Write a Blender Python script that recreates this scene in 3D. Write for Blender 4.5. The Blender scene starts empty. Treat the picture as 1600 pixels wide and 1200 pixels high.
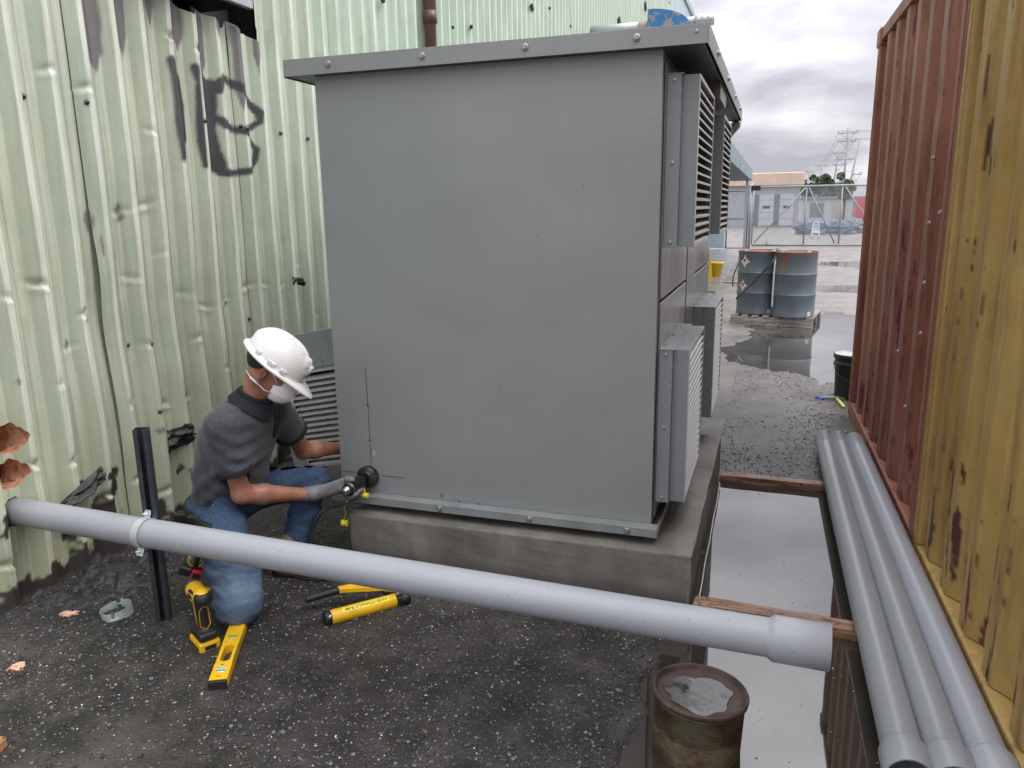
import bpy, bmesh, math, random
import numpy as np
from mathutils import Vector, Matrix, noise as mnoise

random.seed(7); RNG = np.random.default_rng(7)
S = bpy.context.scene
COL = S.collection
D2R = math.radians

# ------------------------------------------------------------------ camera
CAM_H = 1.65
FPX = 1200.0
def _n(v): return v/np.linalg.norm(v)
_Y = _n(np.array([415., -281., FPX])); _D = _n(np.array([85., 5230., FPX])); _D = _n(_D-_Y*_D.dot(_Y))
_Z = -_D; _X = np.cross(_Y, _Z)
if _X[0] < 0: _X = -_X
ROT = np.array([_X, _Y, _Z])
cam = bpy.data.cameras.new('camera'); camo = bpy.data.objects.new('camera', cam); COL.objects.link(camo)
cam.sensor_fit = 'HORIZONTAL'; cam.sensor_width = 36.0; cam.lens = 36.0*FPX/1600.0
cam.clip_start = 0.05; cam.clip_end = 3000
r_, d_, f_ = ROT[:, 0], ROT[:, 1], ROT[:, 2]
camo.matrix_world = Matrix(((r_[0], -d_[0], -f_[0], 0), (r_[1], -d_[1], -f_[1], 0), (r_[2], -d_[2], -f_[2], CAM_H), (0, 0, 0, 1)))
S.camera = camo
def ray(u, v): return ROT@np.array([u-800., v-600., FPX])
def gz(u, v, z=0.0):
    d = ray(u, v); t = (z-CAM_H)/d[2]; return Vector((d[0]*t, d[1]*t, z))
def wx(u, v, x):
    d = ray(u, v); t = x/d[0]; return Vector((x, d[1]*t, CAM_H+d[2]*t))
def wy(u, v, y):
    d = ray(u, v); t = y/d[1]; return Vector((d[0]*t, y, CAM_H+d[2]*t))

# ------------------------------------------------------------------ light
S.view_settings.view_transform = 'Standard'; S.view_settings.look = 'None'
S.view_settings.exposure = 0.04; S.view_settings.gamma = 1.0; S.view_settings.use_curve_mapping = False
W = bpy.data.worlds.new('World'); S.world = W; W.use_nodes = True
nt = W.node_tree; N = nt.nodes; L = nt.links; N.clear()
def nd(t, **k):
    n = N.new(t)
    for a, b in k.items(): setattr(n, a, b)
    return n
def wm(op, a, b=None, c=None, clamp=False):
    n = nd('ShaderNodeMath', operation=op); n.use_clamp = clamp
    for i, s in enumerate((a, b, c)):
        if s is None: continue
        if isinstance(s, (int, float)): n.inputs[i].default_value = s
        else: L.new(s, n.inputs[i])
    return n.outputs[0]
SUN_EL, SUN_ROT = D2R(56), D2R(78)
sky = nd('ShaderNodeTexSky', sky_type='NISHITA'); sky.sun_disc = False
sky.sun_elevation = SUN_EL; sky.sun_rotation = SUN_ROT; sky.air_density = 1.0; sky.dust_density = 2.5
tc = nd('ShaderNodeTexCoord'); sx = nd('ShaderNodeSeparateXYZ'); L.new(tc.outputs['Generated'], sx.inputs[0])
zc = wm('MAXIMUM', sx.outputs[2], 0.0)
den = wm('ADD', zc, 0.22)
cx_ = wm('DIVIDE', sx.outputs[0], den); cy_ = wm('DIVIDE', sx.outputs[1], den)
cv = nd('ShaderNodeCombineXYZ'); L.new(cx_, cv.inputs[0]); L.new(cy_, cv.inputs[1])
n1 = nd('ShaderNodeTexNoise'); n1.inputs['Scale'].default_value = 1.5; n1.inputs['Detail'].default_value = 7; n1.inputs['Roughness'].default_value = .52
n1.inputs['Distortion'].default_value = .15
L.new(cv.outputs[0], n1.inputs['Vector'])
rp = nd('ShaderNodeValToRGB'); L.new(n1.outputs['Fac'], rp.inputs[0])
e = rp.color_ramp.elements
e[0].position = .38; e[0].color = (.64, .64, .72, 1); e[1].position = .64; e[1].color = (1.28, 1.27, 1.30, 1)
m = rp.color_ramp.elements.new(.50); m.color = (.90, .90, .97, 1)
# overcast luminance: brighter towards the zenith (CIE overcast sky), a pale band at the horizon
grad = wm('ADD', wm('MULTIPLY', wm('POWER', zc, 1.25), 3.1), 0.68)
hz = wm('MULTIPLY', wm('POWER', wm('SUBTRACT', 1.0, zc), 28.0), 0.22)
grad = wm('ADD', grad, hz)
vm = nd('ShaderNodeVectorMath', operation='SCALE'); L.new(rp.outputs[0], vm.inputs[0]); L.new(grad, vm.inputs[3])
vs = nd('ShaderNodeVectorMath', operation='SCALE'); L.new(vm.outputs[0], vs.inputs[0]); vs.inputs[3].default_value = 10.0
mx = nd('ShaderNodeMix', data_type='RGBA'); mx.inputs[0].default_value = .93
L.new(sky.outputs[0], mx.inputs[6]); L.new(vs.outputs[0], mx.inputs[7])
bg = nd('ShaderNodeBackground'); bg.inputs[1].default_value = 0.10; L.new(mx.outputs[2], bg.inputs[0])
wo = nd('ShaderNodeOutputWorld'); L.new(bg.outputs[0], wo.inputs[0])
sl = bpy.data.lights.new('sun', 'SUN'); sl.energy = 1.5; sl.angle = D2R(28); sl.color = (1, .97, .92)
so = bpy.data.objects.new('sun', sl); COL.objects.link(so)
# direction towards the sun: high on the right, beyond the containers
az = D2R(78)
sd = Vector((math.sin(az)*math.cos(SUN_EL), math.cos(az)*math.cos(SUN_EL), math.sin(SUN_EL)))
so.rotation_euler = sd.to_track_quat('Z', 'Y').to_euler()

# ------------------------------------------------------------------ object helpers
def tag(o, label=None, cat=None, group=None, kind=None):
    if label: o['label'] = label
    if cat: o['category'] = cat
    if group: o['group'] = group
    if kind: o['kind'] = kind
    return o
def empty(name, loc=(0, 0, 0), rz=0.0):
    o = bpy.data.objects.new(name, None); COL.objects.link(o); o.location = loc; o.rotation_euler = (0, 0, rz)
    o.empty_display_size = .1
    return o
def link(name, me, mat=None, parent=None, smooth=False):
    if mat is not None:
        me.materials.clear()
        for m_ in (mat if isinstance(mat, (list, tuple)) else [mat]): me.materials.append(m_)
    o = bpy.data.objects.new(name, me); COL.objects.link(o)
    if parent is not None: o.parent = parent
    if smooth: me.polygons.foreach_set('use_smooth', [True]*len(me.polygons)); me.update()
    return o
def kids(o): return [c for c in bpy.data.objects if c.parent == o]
def copy_tree(o, parent=None, _k=None):
    c = o.copy(); COL.objects.link(c)
    if parent is not None: c.parent = parent
    for ch in kids(o): 
        if ch is not c: copy_tree(ch, c)
    return c
class MB:
    """collects shapes, links them as one mesh object"""
    def __init__(s): s.bm = bmesh.new(); s.M = Matrix.Identity(4)
    def _p(s, vs):
        for v in vs: v.co = s.M@v.co
    def box(s, x0, x1, y0, y1, z0, z1, bev=0.0, seg=1, rot=None, mi=0):
        r = bmesh.ops.create_cube(s.bm, size=1.0); vs = r['verts']
        bmesh.ops.scale(s.bm, vec=(abs(x1-x0), abs(y1-y0), abs(z1-z0)), verts=vs)
        if bev > 0:
            es = list({e for v in vs for e in v.link_edges})
            rr = bmesh.ops.bevel(s.bm, geom=es, offset=bev, segments=seg, affect='EDGES', profile=.5)
            vs = list({v for f in rr['faces'] for v in f.verts} | {v for v in vs if v.is_valid})
            # collect whole island
            st = list(vs); seen = set(vs)
            while st:
                v = st.pop()
                for e_ in v.link_edges:
                    w = e_.other_vert(v)
                    if w not in seen: seen.add(w); st.append(w)
            vs = list(seen)
        if rot is not None: bmesh.ops.rotate(s.bm, cent=(0, 0, 0), matrix=rot, verts=vs)
        bmesh.ops.translate(s.bm, vec=((x0+x1)/2, (y0+y1)/2, (z0+z1)/2), verts=vs)
        for f in {f for v in vs for f in v.link_faces}: f.material_index = mi
        s._p(vs); return vs
    def tube(s, pts, r, n=12, cap=True, mi=0, close=False):
        pts = [Vector(p) for p in pts]; rings = []
        rs = r if isinstance(r, (list, tuple)) else [r]*len(pts)
        up = None; K = len(pts)
        for i, p in enumerate(pts):
            if close: t = (pts[(i+1) % K]-pts[i-1]).normalized()
            elif i == 0: t = (pts[1]-pts[0]).normalized()
            elif i == K-1: t = (pts[-1]-pts[-2]).normalized()
            else: t = (pts[i+1]-pts[i-1]).normalized()
            if up is None:
                a = Vector((0, 0, 1)) if abs(t.z) < .9 else Vector((1, 0, 0)); up = (a-t*a.dot(t)).normalized()
            else: up = (up-t*up.dot(t)).normalized()
            bi = t.cross(up); ring = []
            for k in range(n):
                a = 2*math.pi*k/n
                ring.append(s.bm.verts.new(s.M@(p+(up*math.cos(a)+bi*math.sin(a))*rs[i])))
            rings.append(ring)
        rng = range(K) if close else range(K-1)
        for i in rng:
            A, B = rings[i], rings[(i+1) % K]
            for k in range(n):
                f = s.bm.faces.new((A[k], A[(k+1) % n], B[(k+1) % n], B[k])); f.material_index = mi; f.smooth = True
        if cap and not close:
            f = s.bm.faces.new(rings[0][::-1]); f.material_index = mi
            f = s.bm.faces.new(rings[-1]); f.material_index = mi
        return s
    def lathe(s, prof, n=32, axis='z', org=(0, 0, 0), mi=0, close=False, smooth=True):
        """prof: list of (r, h)"""
        org = Vector(org); rings = []
        for r, h in prof:
            ring = []
            for k in range(n):
                a = 2*math.pi*k/n; c, q = math.cos(a)*r, math.sin(a)*r
                p = {'z': (c, q, h), 'y': (q, h, c), 'x': (h, c, q)}[axis]
                ring.append(s.bm.verts.new(s.M@(org+Vector(p))))
            rings.append(ring)
        for i in range(len(rings)-1):
            A, B = rings[i], rings[i+1]
            for k in range(n):
                f = s.bm.faces.new((A[k], A[(k+1) % n], B[(k+1) % n], B[k])); f.material_index = mi; f.smooth = smooth
        if prof[0][0] > 1e-6 and close: s.bm.faces.new(rings[0][::-1]).material_index = mi
        if prof[-1][0] > 1e-6 and close: s.bm.faces.new(rings[-1]).material_index = mi
        return s
    def poly(s, pts, mi=0):
        f = s.bm.faces.new([s.bm.verts.new(s.M@Vector(p)) for p in pts]); f.material_index = mi; return f
    def prism(s, pts, vec, mi=0):
        """extrude a planar polygon by vec"""
        a = [s.bm.verts.new(s.M@Vector(p)) for p in pts]; v = Vector(vec)
        b = [s.bm.verts.new(s.M@(Vector(p)+v)) for p in pts]; n = len(pts)
        s.bm.faces.new(a).material_index = mi; s.bm.faces.new(b[::-1]).material_index = mi
        for i in range(n):
            s.bm.faces.new((a[i], b[i], b[(i+1) % n], a[(i+1) % n])).material_index = mi
        return s
    def mesh(s, name, recalc=True):
        bmesh.ops.remove_doubles(s.bm, verts=s.bm.verts, dist=1e-6) if False else None
        if recalc: bmesh.ops.recalc_face_normals(s.bm, faces=s.bm.faces)
        me = bpy.data.meshes.new(name); s.bm.to_mesh(me); s.bm.free(); return me
    def build(s, name, mat, parent=None, recalc=True): return link(name, s.mesh(name, recalc), mat, parent)
def grid_mesh(name, X, Y, Z, keep=None, mat=None, parent=None, smooth=False, attrs=None):
    """X,Y,Z (m,n) arrays; keep mask (m-1,n-1)"""
    m_, n_ = X.shape
    co = np.stack([X, Y, Z], -1).reshape(-1, 3).astype(np.float32)
    idx = np.arange(m_*n_).reshape(m_, n_)
    q = np.stack([idx[:-1, :-1], idx[1:, :-1], idx[1:, 1:], idx[:-1, 1:]], -1)
    q = q[keep] if keep is not None else q.reshape(-1, 4)
    me = mesh_np(name, co, q, smooth)
    if attrs:
        for k, a in attrs.items():
            at_ = me.color_attributes.new(name=k, type='FLOAT_COLOR', domain='POINT')
            at_.data.foreach_set('color', a.reshape(-1, 4).astype(np.float32).ravel())
    return link(name, me, mat, parent)
def mesh_np(name, co, q, smooth=False):
    me = bpy.data.meshes.new(name); k = q.shape[1]
    me.vertices.add(len(co)); me.vertices.foreach_set('co', np.ascontiguousarray(co, dtype=np.float32).ravel())
    me.loops.add(q.size); me.loops.foreach_set('vertex_index', np.ascontiguousarray(q, dtype=np.int32).ravel())
    me.polygons.add(len(q)); me.polygons.foreach_set('loop_start', np.arange(0, q.size, k, dtype=np.int32))
    me.polygons.foreach_set('loop_total', np.full(len(q), k, dtype=np.int32))
    if smooth: me.polygons.foreach_set('use_smooth', np.ones(len(q), dtype=bool))
    me.update(calc_edges=True); me.validate(); return me
# value noise (numpy, fractal)
def _h(ix, iy, s):
    v = np.sin(ix*127.1+iy*311.7+s*74.7)*43758.5453; return v-np.floor(v)
def vnoise(x, y, s=0):
    ix, iy = np.floor(x), np.floor(y); fx, fy = x-ix, y-iy
    fx = fx*fx*(3-2*fx); fy = fy*fy*(3-2*fy)
    return (_h(ix, iy, s)*(1-fx)+_h(ix+1, iy, s)*fx)*(1-fy)+(_h(ix, iy+1, s)*(1-fx)+_h(ix+1, iy+1, s)*fx)*fy
def fbm(x, y, o=4, s=0):
    a, t, n_ = .5, 0., 0.
    for i in range(o): t = t+a*vnoise(x*2**i, y*2**i, s+i); n_ += a; a *= .5
    return t/n_
def sstep(a, b, x):
    t = np.clip((x-a)/(b-a), 0, 1); return t*t*(3-2*t)

# ------------------------------------------------------------------ materials
MATS = {}
class NT:
    def __init__(s, name):
        s.m = bpy.data.materials.new(name); s.m.use_nodes = True; s.t = s.m.node_tree; s.N = s.t.nodes; s.L = s.t.links
        s.b = s.N['Principled BSDF']; s.tc = s.N.new('ShaderNodeTexCoord')
    def n(s, t, **k):
        n = s.N.new(t)
        for a, b in k.items(): setattr(n, a, b)
        return n
    def setin(s, sock, v):
        if isinstance(v, bpy.types.NodeSocket): s.L.new(v, sock)
        elif v is not None: sock.default_value = v
    def coord(s, scale=(1, 1, 1), obj=True, loc=(0, 0, 0)):
        mp = s.n('ShaderNodeMapping'); mp.inputs['Scale'].default_value = scale; mp.inputs['Location'].default_value = loc
        s.L.new(s.tc.outputs['Object' if obj else 'Generated'], mp.inputs[0]); return mp.outputs[0]
    def noise(s, vec, scale, detail=5, rough=.55, dist=0.):
        n = s.n('ShaderNodeTexNoise'); s.L.new(vec, n.inputs['Vector']); n.inputs['Scale'].default_value = scale
        n.inputs['Detail'].default_value = detail; n.inputs['Roughness'].default_value = rough; n.inputs['Distortion'].default_value = dist
        return n.outputs['Fac']
    def vor(s, vec, scale, out='Distance'):
        n = s.n('ShaderNodeTexVoronoi'); s.L.new(vec, n.inputs['Vector']); n.inputs['Scale'].default_value = scale; return n.outputs[out]
    def ramp(s, fac, stops):
        r = s.n('ShaderNodeValToRGB'); s.L.new(fac, r.inputs[0]); el = r.color_ramp.elements
        while len(el) > 1: el.remove(el[-1])
        el[0].position = stops[0][0]; el[0].color = c4(stops[0][1])
        for p, c in stops[1:]: q = el.new(p); q.color = c4(c)
        return r.outputs[0]
    def mix(s, f, a, b, mode='MIX'):
        n = s.n('ShaderNodeMix', data_type='RGBA', blend_type=mode); s.setin(n.inputs[0], f); s.setin(n.inputs[6], a if not isinstance(a, tuple) else c4(a)); s.setin(n.inputs[7], b if not isinstance(b, tuple) else c4(b)); return n.outputs[2]
    def math(s, op, a, b=0., c=None, clamp=False):
        n = s.n('ShaderNodeMath', operation=op); n.use_clamp = clamp; s.setin(n.inputs[0], a); s.setin(n.inputs[1], b)
        if c is not None: s.setin(n.inputs[2], c)
        return n.outputs[0]
    def bump(s, h, strength=.3, dist=.01, prev=None):
        n = s.n('ShaderNodeBump'); s.L.new(h, n.inputs['Height']); n.inputs['Strength'].default_value = strength; n.inputs['Distance'].default_value = dist
        if prev is not None: s.L.new(prev, n.inputs['Normal'])
        return n.outputs[0]
    def attr(s, name):
        a = s.n('ShaderNodeAttribute'); a.attribute_name = name
        sp = s.n('ShaderNodeSeparateColor'); s.L.new(a.outputs['Color'], sp.inputs[0]); return sp.outputs
    def out(s, col=None, rough=None, metal=None, normal=None, **k):
        if col is not None: s.setin(s.b.inputs['Base Color'], c4(col) if isinstance(col, tuple) else col)
        if rough is not None: s.setin(s.b.inputs['Roughness'], rough)
        if metal is not None: s.setin(s.b.inputs['Metallic'], metal)
        if normal is not None: s.L.new(normal, s.b.inputs['Normal'])
        for a, b in k.items(): s.setin(s.b.inputs[a.replace('_', ' ')], b)
        return s.m
def c4(c): return tuple(c)+(1.,) if len(c) == 3 else tuple(c)
def pm(name, col, rough=.5, metal=0., col2=None, sc=4., amt=1., thr=(.4, .65), bump=0., bsc=60., stretch=(1, 1, 1), var=.08, coat=0., rvar=.1, **k):
    """procedural paint/material: base + soft tonal variation + optional second colour patches + fine relief"""
    t = NT(name); v = t.coord(stretch)
    f1 = t.noise(v, sc*.6, 4); lo = tuple(max(0, x*(1-var*1.6)) for x in col); hi = tuple(min(1, x*(1+var*1.6)) for x in col)
    c = t.ramp(f1, [(.3, lo), (.7, hi)])
    if col2 is not None:
        f2 = t.noise(v, sc, 8, .62); mk = t.ramp(f2, [(thr[0], (0, 0, 0)), (thr[1], (amt,)*3)]); c = t.mix(mk, c, col2)
    f3 = t.noise(v, sc*3, 5); rr = t.math('MULTIPLY_ADD', f3, rvar*2, rough-rvar, clamp=True)
    nrm = t.bump(t.noise(v, bsc, 5), bump, .004) if bump > 0 else None
    if coat: k['Coat_Weight'] = coat; k['Coat_Roughness'] = .12
    return t.out(c, rr, metal, nrm, **k)
# ================================================================== GROUND AND WATER
def basin(x, y):
    """0..1 depth mask of the water-filled hollows"""
    wob = (fbm(x*2.2, y*2.2, 4, 3)-.5); wob2 = (fbm(x*7, y*7, 3, 9)-.5)
    def soft(d, w): return sstep(-w, w, d)
    # alley puddle, dammed by the boards
    left = np.where(y > 3.0, -.30, -.34-.06*sstep(2.9, 1.6, y))
    d = np.minimum(np.minimum(x-left+wob*.25+wob2*.10, .98-x), np.minimum(4.60-y, y-.55))
    A = soft(d, .05)
    # yard puddle behind the drums
    cx, cy = .95, 10.1
    e1 = 1-np.sqrt(((x-cx)/1.12)**2+((y-cy)/2.35)**2)
    e2 = 1-np.sqrt(((x-.25)/.72)**2+((y-9.3)/1.25)**2)
    e3 = 1-np.sqrt(((x-.65)/1.1)**2+((y-11.6)/1.1)**2)
    B = soft(np.maximum(np.maximum(e1, e2), e3)+wob*.55+wob2*.22, .05)
    C = soft(1-np.sqrt(((x-1.6)/1.35)**2+((y-16.4)/.75)**2)+wob*.5, .1)
    D_ = soft(1-np.sqrt(((x-2.6)/1.5)**2+((y-23.2)/1.3)**2)+wob*.5, .1)
    E_ = soft(1-np.sqrt(((x-2.2)/1.1)**2+((y-19.3)/.5)**2)+wob*.6, .1)
    F_ = soft(.35-np.abs(x-.05)*.9-np.abs(y-5.05)*.6+wob*1.3+wob2*.5, .25)*.18
    return np.clip(A+B+C+D_+F_, 0, 1)
def ground_z(x, y):
    x = np.asarray(x, float); y = np.asarray(y, float)
    z = .010+.010*fbm(x*1.3+4, y*1.3, 3, 1)+.006*(fbm(x*14, y*14, 3, 2)-.5)
    z = z-.045*basin(x, y)
    z = z+.03*sstep(-2.55, -2.95, x)*(y < 6)
    return z
def axis(*segs):
    o = []
    for a, b, st in segs: o.append(np.arange(a, b, st))
    o.append([segs[-1][1]]); return np.concatenate(o)
gx = axis((-400, -40, 60), (-40, -6, 4), (-6, -3.1, .4), (-3.1, -.9, .024), (-.9, 1.1, .016), (1.1, 4, .10), (4, 12, 1), (12, 400, 40))
gy = axis((-30, -2, 4), (-2, .8, .2), (.8, 5.4, .018), (5.4, 13.5, .04), (13.5, 26, .12), (26, 60, 2), (60, 900, 60))
GX, GY = np.meshgrid(gx, gy, indexing='ij'); GZ = ground_z(GX, GY)
t = NT('wet_gravelly_asphalt'); v = t.coord()
sp = t.n('ShaderNodeSeparateXYZ'); t.L.new(v, sp.inputs[0])
nlow = t.noise(v, .9, 5, .6); nmid = t.noise(v, 6, 6, .6); nfin = t.noise(v, 55, 6, .7)
yd = t.math('ADD', sp.outputs[1], t.math('MULTIPLY', nlow, 5.))
far = t.ramp(t.math('MULTIPLY', t.math('SUBTRACT', yd, 7.), .11), [(.0, (0, 0, 0)), (.75, (1, 1, 1))])
near = t.ramp(nmid, [(.3, (.016, .0145, .013)), (.5, (.032, .029, .0265)), (.72, (.058, .053, .049))])
near = t.mix(t.ramp(t.noise(v, 2.3, 7, .62), [(.50, (0, 0, 0)), (.66, (.75, .75, .75))]), near, (.085, .078, .072))
tan = t.ramp(t.noise(t.coord((1, .7, 1)), 1.8, 9, .68), [(.3, (.10, .088, .080)), (.5, (.185, .165, .148)), (.72, (.26, .235, .212))])
c = t.mix(far, near, tan)
vr = t.n('ShaderNodeTexVoronoi'); t.L.new(v, vr.inputs['Vector']); vr.inputs['Scale'].default_value = 95
sc_ = t.n('ShaderNodeSeparateColor'); t.L.new(vr.outputs['Color'], sc_.inputs[0])
shade = t.ramp(sc_.outputs[0], [(0, (.6,)*3), (.55, (.95,)*3), (.86, (1.35, 1.32, 1.30)), (.955, (1.6, 1.55, 1.5)), (.98, (4, 4, 4))])
core = t.ramp(vr.outputs['Distance'], [(.15, (1, 1, 1)), (.55, (.0, .0, .0))])
c2 = t.mix(1., c, shade, 'MULTIPLY')
c = t.mix(core, c, c2)
wet = t.ramp(nlow, [(.35, (.16,)*3), (.65, (.42,)*3)])
rg = t.math('ADD', wet, t.math('MULTIPLY', nfin, .25), clamp=True)
b1 = t.bump(vr.outputs['Distance'], .35, .005); b2 = t.bump(nfin, .5, .006, b1)
M_GROUND = t.out(c, rg, 0., b2, Specular_IOR_Level=.38)
ground = grid_mesh('ground', GX, GY, GZ, mat=M_GROUND, smooth=True); tag(ground, kind='structure', label='dark wet gravelly asphalt of the yard')

def water_mat(name, tint, ior):
    t = NT(name); v = t.coord()
    nz = t.noise(v, 3.0, 3, .5); n2 = t.noise(v, 38, 3)
    b = t.bump(nz, .012, .02)
    c = t.mix(t.ramp(t.noise(v, 4, 6), [(.35, (0, 0, 0)), (.7, (1, 1, 1))]), tint, tuple(x*1.7 for x in tint))
    return t.out(c, .02, 0., b, IOR=ior)
M_WATER = water_mat('murky_still_water', (.024, .020, .016), 2.0)
M_WATER2 = water_mat('shallow_yard_water', (.05, .046, .043), 3.2)
for (a, b, c_, d, m_) in ((-1.05, 1.0, .3, 4.63, M_WATER), (-1.2, 3.0, 6.6, 13.6, M_WATER2), (0, 3.4, 15.2, 17.8, M_WATER2), (.6, 4.4, 18.4, 25., M_WATER2), (-.5, .62, 4.66, 5.8, M_WATER2)):
    m = MB(); m.poly([(a, c_, 0.0), (b, c_, 0.0), (b, d, 0.0), (a, d, 0.0)]); o = m.build('puddle', m_); tag(o, kind='structure', label='still puddle of rainwater')

# loose stones -----------------------------------------------------------
M_STONE = None
t = NT('gravel_stone'); vcol = t.attr('tone'); a_ = t.n('ShaderNodeAttribute'); a_.attribute_name = 'tone'
M_STONE = t.out(a_.outputs['Color'], .5, Specular_IOR_Level=.35)
ico = bmesh.new(); bmesh.ops.create_icosphere(ico, subdivisions=1, radius=1.0)
IV = np.array([v.co[:] for v in ico.verts]); IF = np.array([[v.index for v in f.verts] for f in ico.faces]); ico.free()
def stones(name, n, region, rmin, rmax, tones, label, power=3., flat=.6, reject=None, zoff=0., zfn=None):
    P = []
    while len(P) < n:
        x = RNG.uniform(region[0], region[1], n*2); y = region[2]+(region[3]-region[2])*RNG.uniform(0, 1, n*2)
        k = fbm(x*1.6, y*1.6, 3, 21)+.25*(RNG.uniform(0, 1, n*2)-.5); ok = k > .44
        if reject is not None: ok &= ~reject(x, y)
        P += list(zip(x[ok], y[ok]))
    P = np.array(P[:n]); x, y = P[:, 0], P[:, 1]
    r = rmin+(rmax-rmin)*RNG.uniform(0, 1, n)**power
    z = (zfn or ground_z)(x, y)+r*.25+zoff
    V = np.repeat(IV[None], n, 0)*(1+.28*(RNG.uniform(0, 1, (n, len(IV), 1))-.5)*2)
    V *= np.stack([r*RNG.uniform(.7, 1.4, n), r*RNG.uniform(.7, 1.2, n), r*flat*RNG.uniform(.6, 1.2, n)], -1)[:, None]
    a = RNG.uniform(0, 6.28, n); ca, sa = np.cos(a)[:, None], np.sin(a)[:, None]
    X = V[..., 0]*ca-V[..., 1]*sa+x[:, None]; Y = V[..., 0]*sa+V[..., 1]*ca+y[:, None]; Z = V[..., 2]+z[:, None]
    co = np.stack([X, Y, Z], -1).reshape(-1, 3)
    q = (IF[None]+(np.arange(n)*len(IV))[:, None, None]).reshape(-1, 3)
    me = mesh_np(name, co, q)
    tn = np.array(tones)[RNG.integers(0, len(tones), n)]*RNG.uniform(.7, 1.3, (n, 1))
    col = np.concatenate([tn, np.ones((n, 1))], 1); col = np.repeat(col[:, None], len(IV), 1).reshape(-1, 4)
    at_ = me.color_attributes.new(name='tone', type='FLOAT_COLOR', domain='POINT'); at_.data.foreach_set('color', col.astype(np.float32).ravel())
    o = link(name, me, M_STONE); tag(o, label, kind='stuff'); return o
def in_pad(x, y): return ((x > -1.9) & (x < -.22) & (y > 2.98) & (y < 4.85))
def wet_or_pad(x, y): return in_pad(x, y) | (basin(x, y) > .55)
DK = [(.045, .044, .045), (.06, .06, .062), (.10, .098, .10), (.16, .155, .155), (.035, .033, .033), (.07, .065, .06)]
stones('gravel', 20000, (-2.95, -.25, 1.0, 4.2), .002, .0080, DK, 'loose dark gravel scattered over the wet asphalt', reject=wet_or_pad)
stones('gravel', 3500, (-.3, .66, 4.7, 8.2), .003, .010, [(.16, .155, .15), (.20, .195, .19), (.26, .25, .24), (.12, .118, .116), (.36, .35, .34)], 'loose gravel in the alley between cabinet and container', reject=wet_or_pad)
stones('stone_chips', 4600, (-2.9, .0, 1.0, 3.6), .0011, .0042, [(.30, .29, .28), (.42, .41, .40), (.6, .6, .59), (.2, .19, .18)], 'pale stone chips among the dark gravel', reject=in_pad, flat=.5)
stones('floating_debris', 260, (-.6, .62, 1.5, 4.5), .0014, .0042, [(.5, .48, .45), (.35, .33, .3), (.6, .6, .58)], 'small pale flakes floating on the alley puddle', flat=.25, zoff=.0, reject=lambda x, y: (basin(x, y) < .9) | in_pad(x, y))
for o in bpy.data.objects:
    if o.name.startswith('floating_debris'):
        k = len(o.data.vertices); c = np.zeros(k*3); o.data.vertices.foreach_get('co', c); c = c.reshape(-1, 3)
        c[:, 2] = .0015+.6*np.abs(c[:, 2]-c[:, 2].mean())*0+RNG.uniform(0, .0006, k); o.data.vertices.foreach_set('co', c.ravel())

# tarry mud banked along the foot of the wall --------------------------------
xs = np.arange(-3.0, -2.48, .007); ys = np.arange(.8, 4.2, .009); X, Y = np.meshgrid(xs, ys, indexing='ij')
def tar_z(X, Y):
    ridge = np.abs(fbm(X*5+Y*1.5, Y*3.2-X*2, 5, 40)-.5)*2; crack = 1-sstep(.0, .09, ridge)
    # broken slabs: every cell sits at its own height and tilt
    wx_ = X+.05*(fbm(X*9, Y*9, 3, 51)-.5); wy_ = Y+.05*(fbm(X*9, Y*9, 3, 52)-.5); cs = .075
    ix, iy = np.floor(wx_/cs), np.floor(wy_/(cs*1.5)); best = np.full(np.shape(X), 9.); hh = np.zeros(np.shape(X)); sec = np.full(np.shape(X), 9.)
    for i in (-1, 0, 1):
        for j in (-1, 0, 1):
            cx, cy = (ix+i+_h(ix+i, iy+j, 1.))*cs, (iy+j+_h(ix+i, iy+j, 2.))*cs*1.5; d_ = np.hypot(wx_-cx, (wy_-cy)*.7); v_ = (_h(ix+i, iy+j, 3.)-.5)*.035+(wx_-cx)*(_h(ix+i, iy+j, 4.)-.5)*.7+(wy_-cy)*(_h(ix+i, iy+j, 5.)-.5)*.5
            nb = d_ < best; sec = np.where(nb, best, np.minimum(sec, d_)); hh = np.where(nb, v_, hh); best = np.where(nb, d_, best)
    gap = sstep(.012, .0, sec-best)
    amp = sstep(-2.52, -2.72, X)
    h = .020+.060*fbm(X*4, Y*4, 4, 41)*sstep(-2.60, -2.95, X+.16*(fbm(Y*2.3, X*0, 3, 44)-.5)*2)+(hh-.022*gap-.015*crack)*amp+.006*(fbm(X*40, Y*40, 3, 48)-.5)
    edge = sstep(-2.66, -2.72, X+.2*(fbm(Y*2.7, Y*0+3, 4, 45)-.5)*2+.05*(fbm(X*15, Y*15, 3, 46)-.5))
    return -.03+h*edge+.03*edge
Z = tar_z(X, Y)
M_TAR = pm('tarry_mud', (.030, .028, .028), .55, col2=(.075, .072, .070), sc=9, thr=(.5, .75), amt=.8, bump=.9, bsc=45, rvar=.2)
o = grid_mesh('tar_strip', X, Y, Z, mat=M_TAR, smooth=False); tag(o, 'cracked black tarry mud banked along the foot of the green wall', kind='structure')

stones('gravel', 2200, (-2.93, -2.55, .9, 3.6), .002, .008, DK, 'loose gravel lying on the tarry mud', zfn=lambda x, y: np.maximum(tar_z(x, y), ground_z(x, y)))
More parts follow.
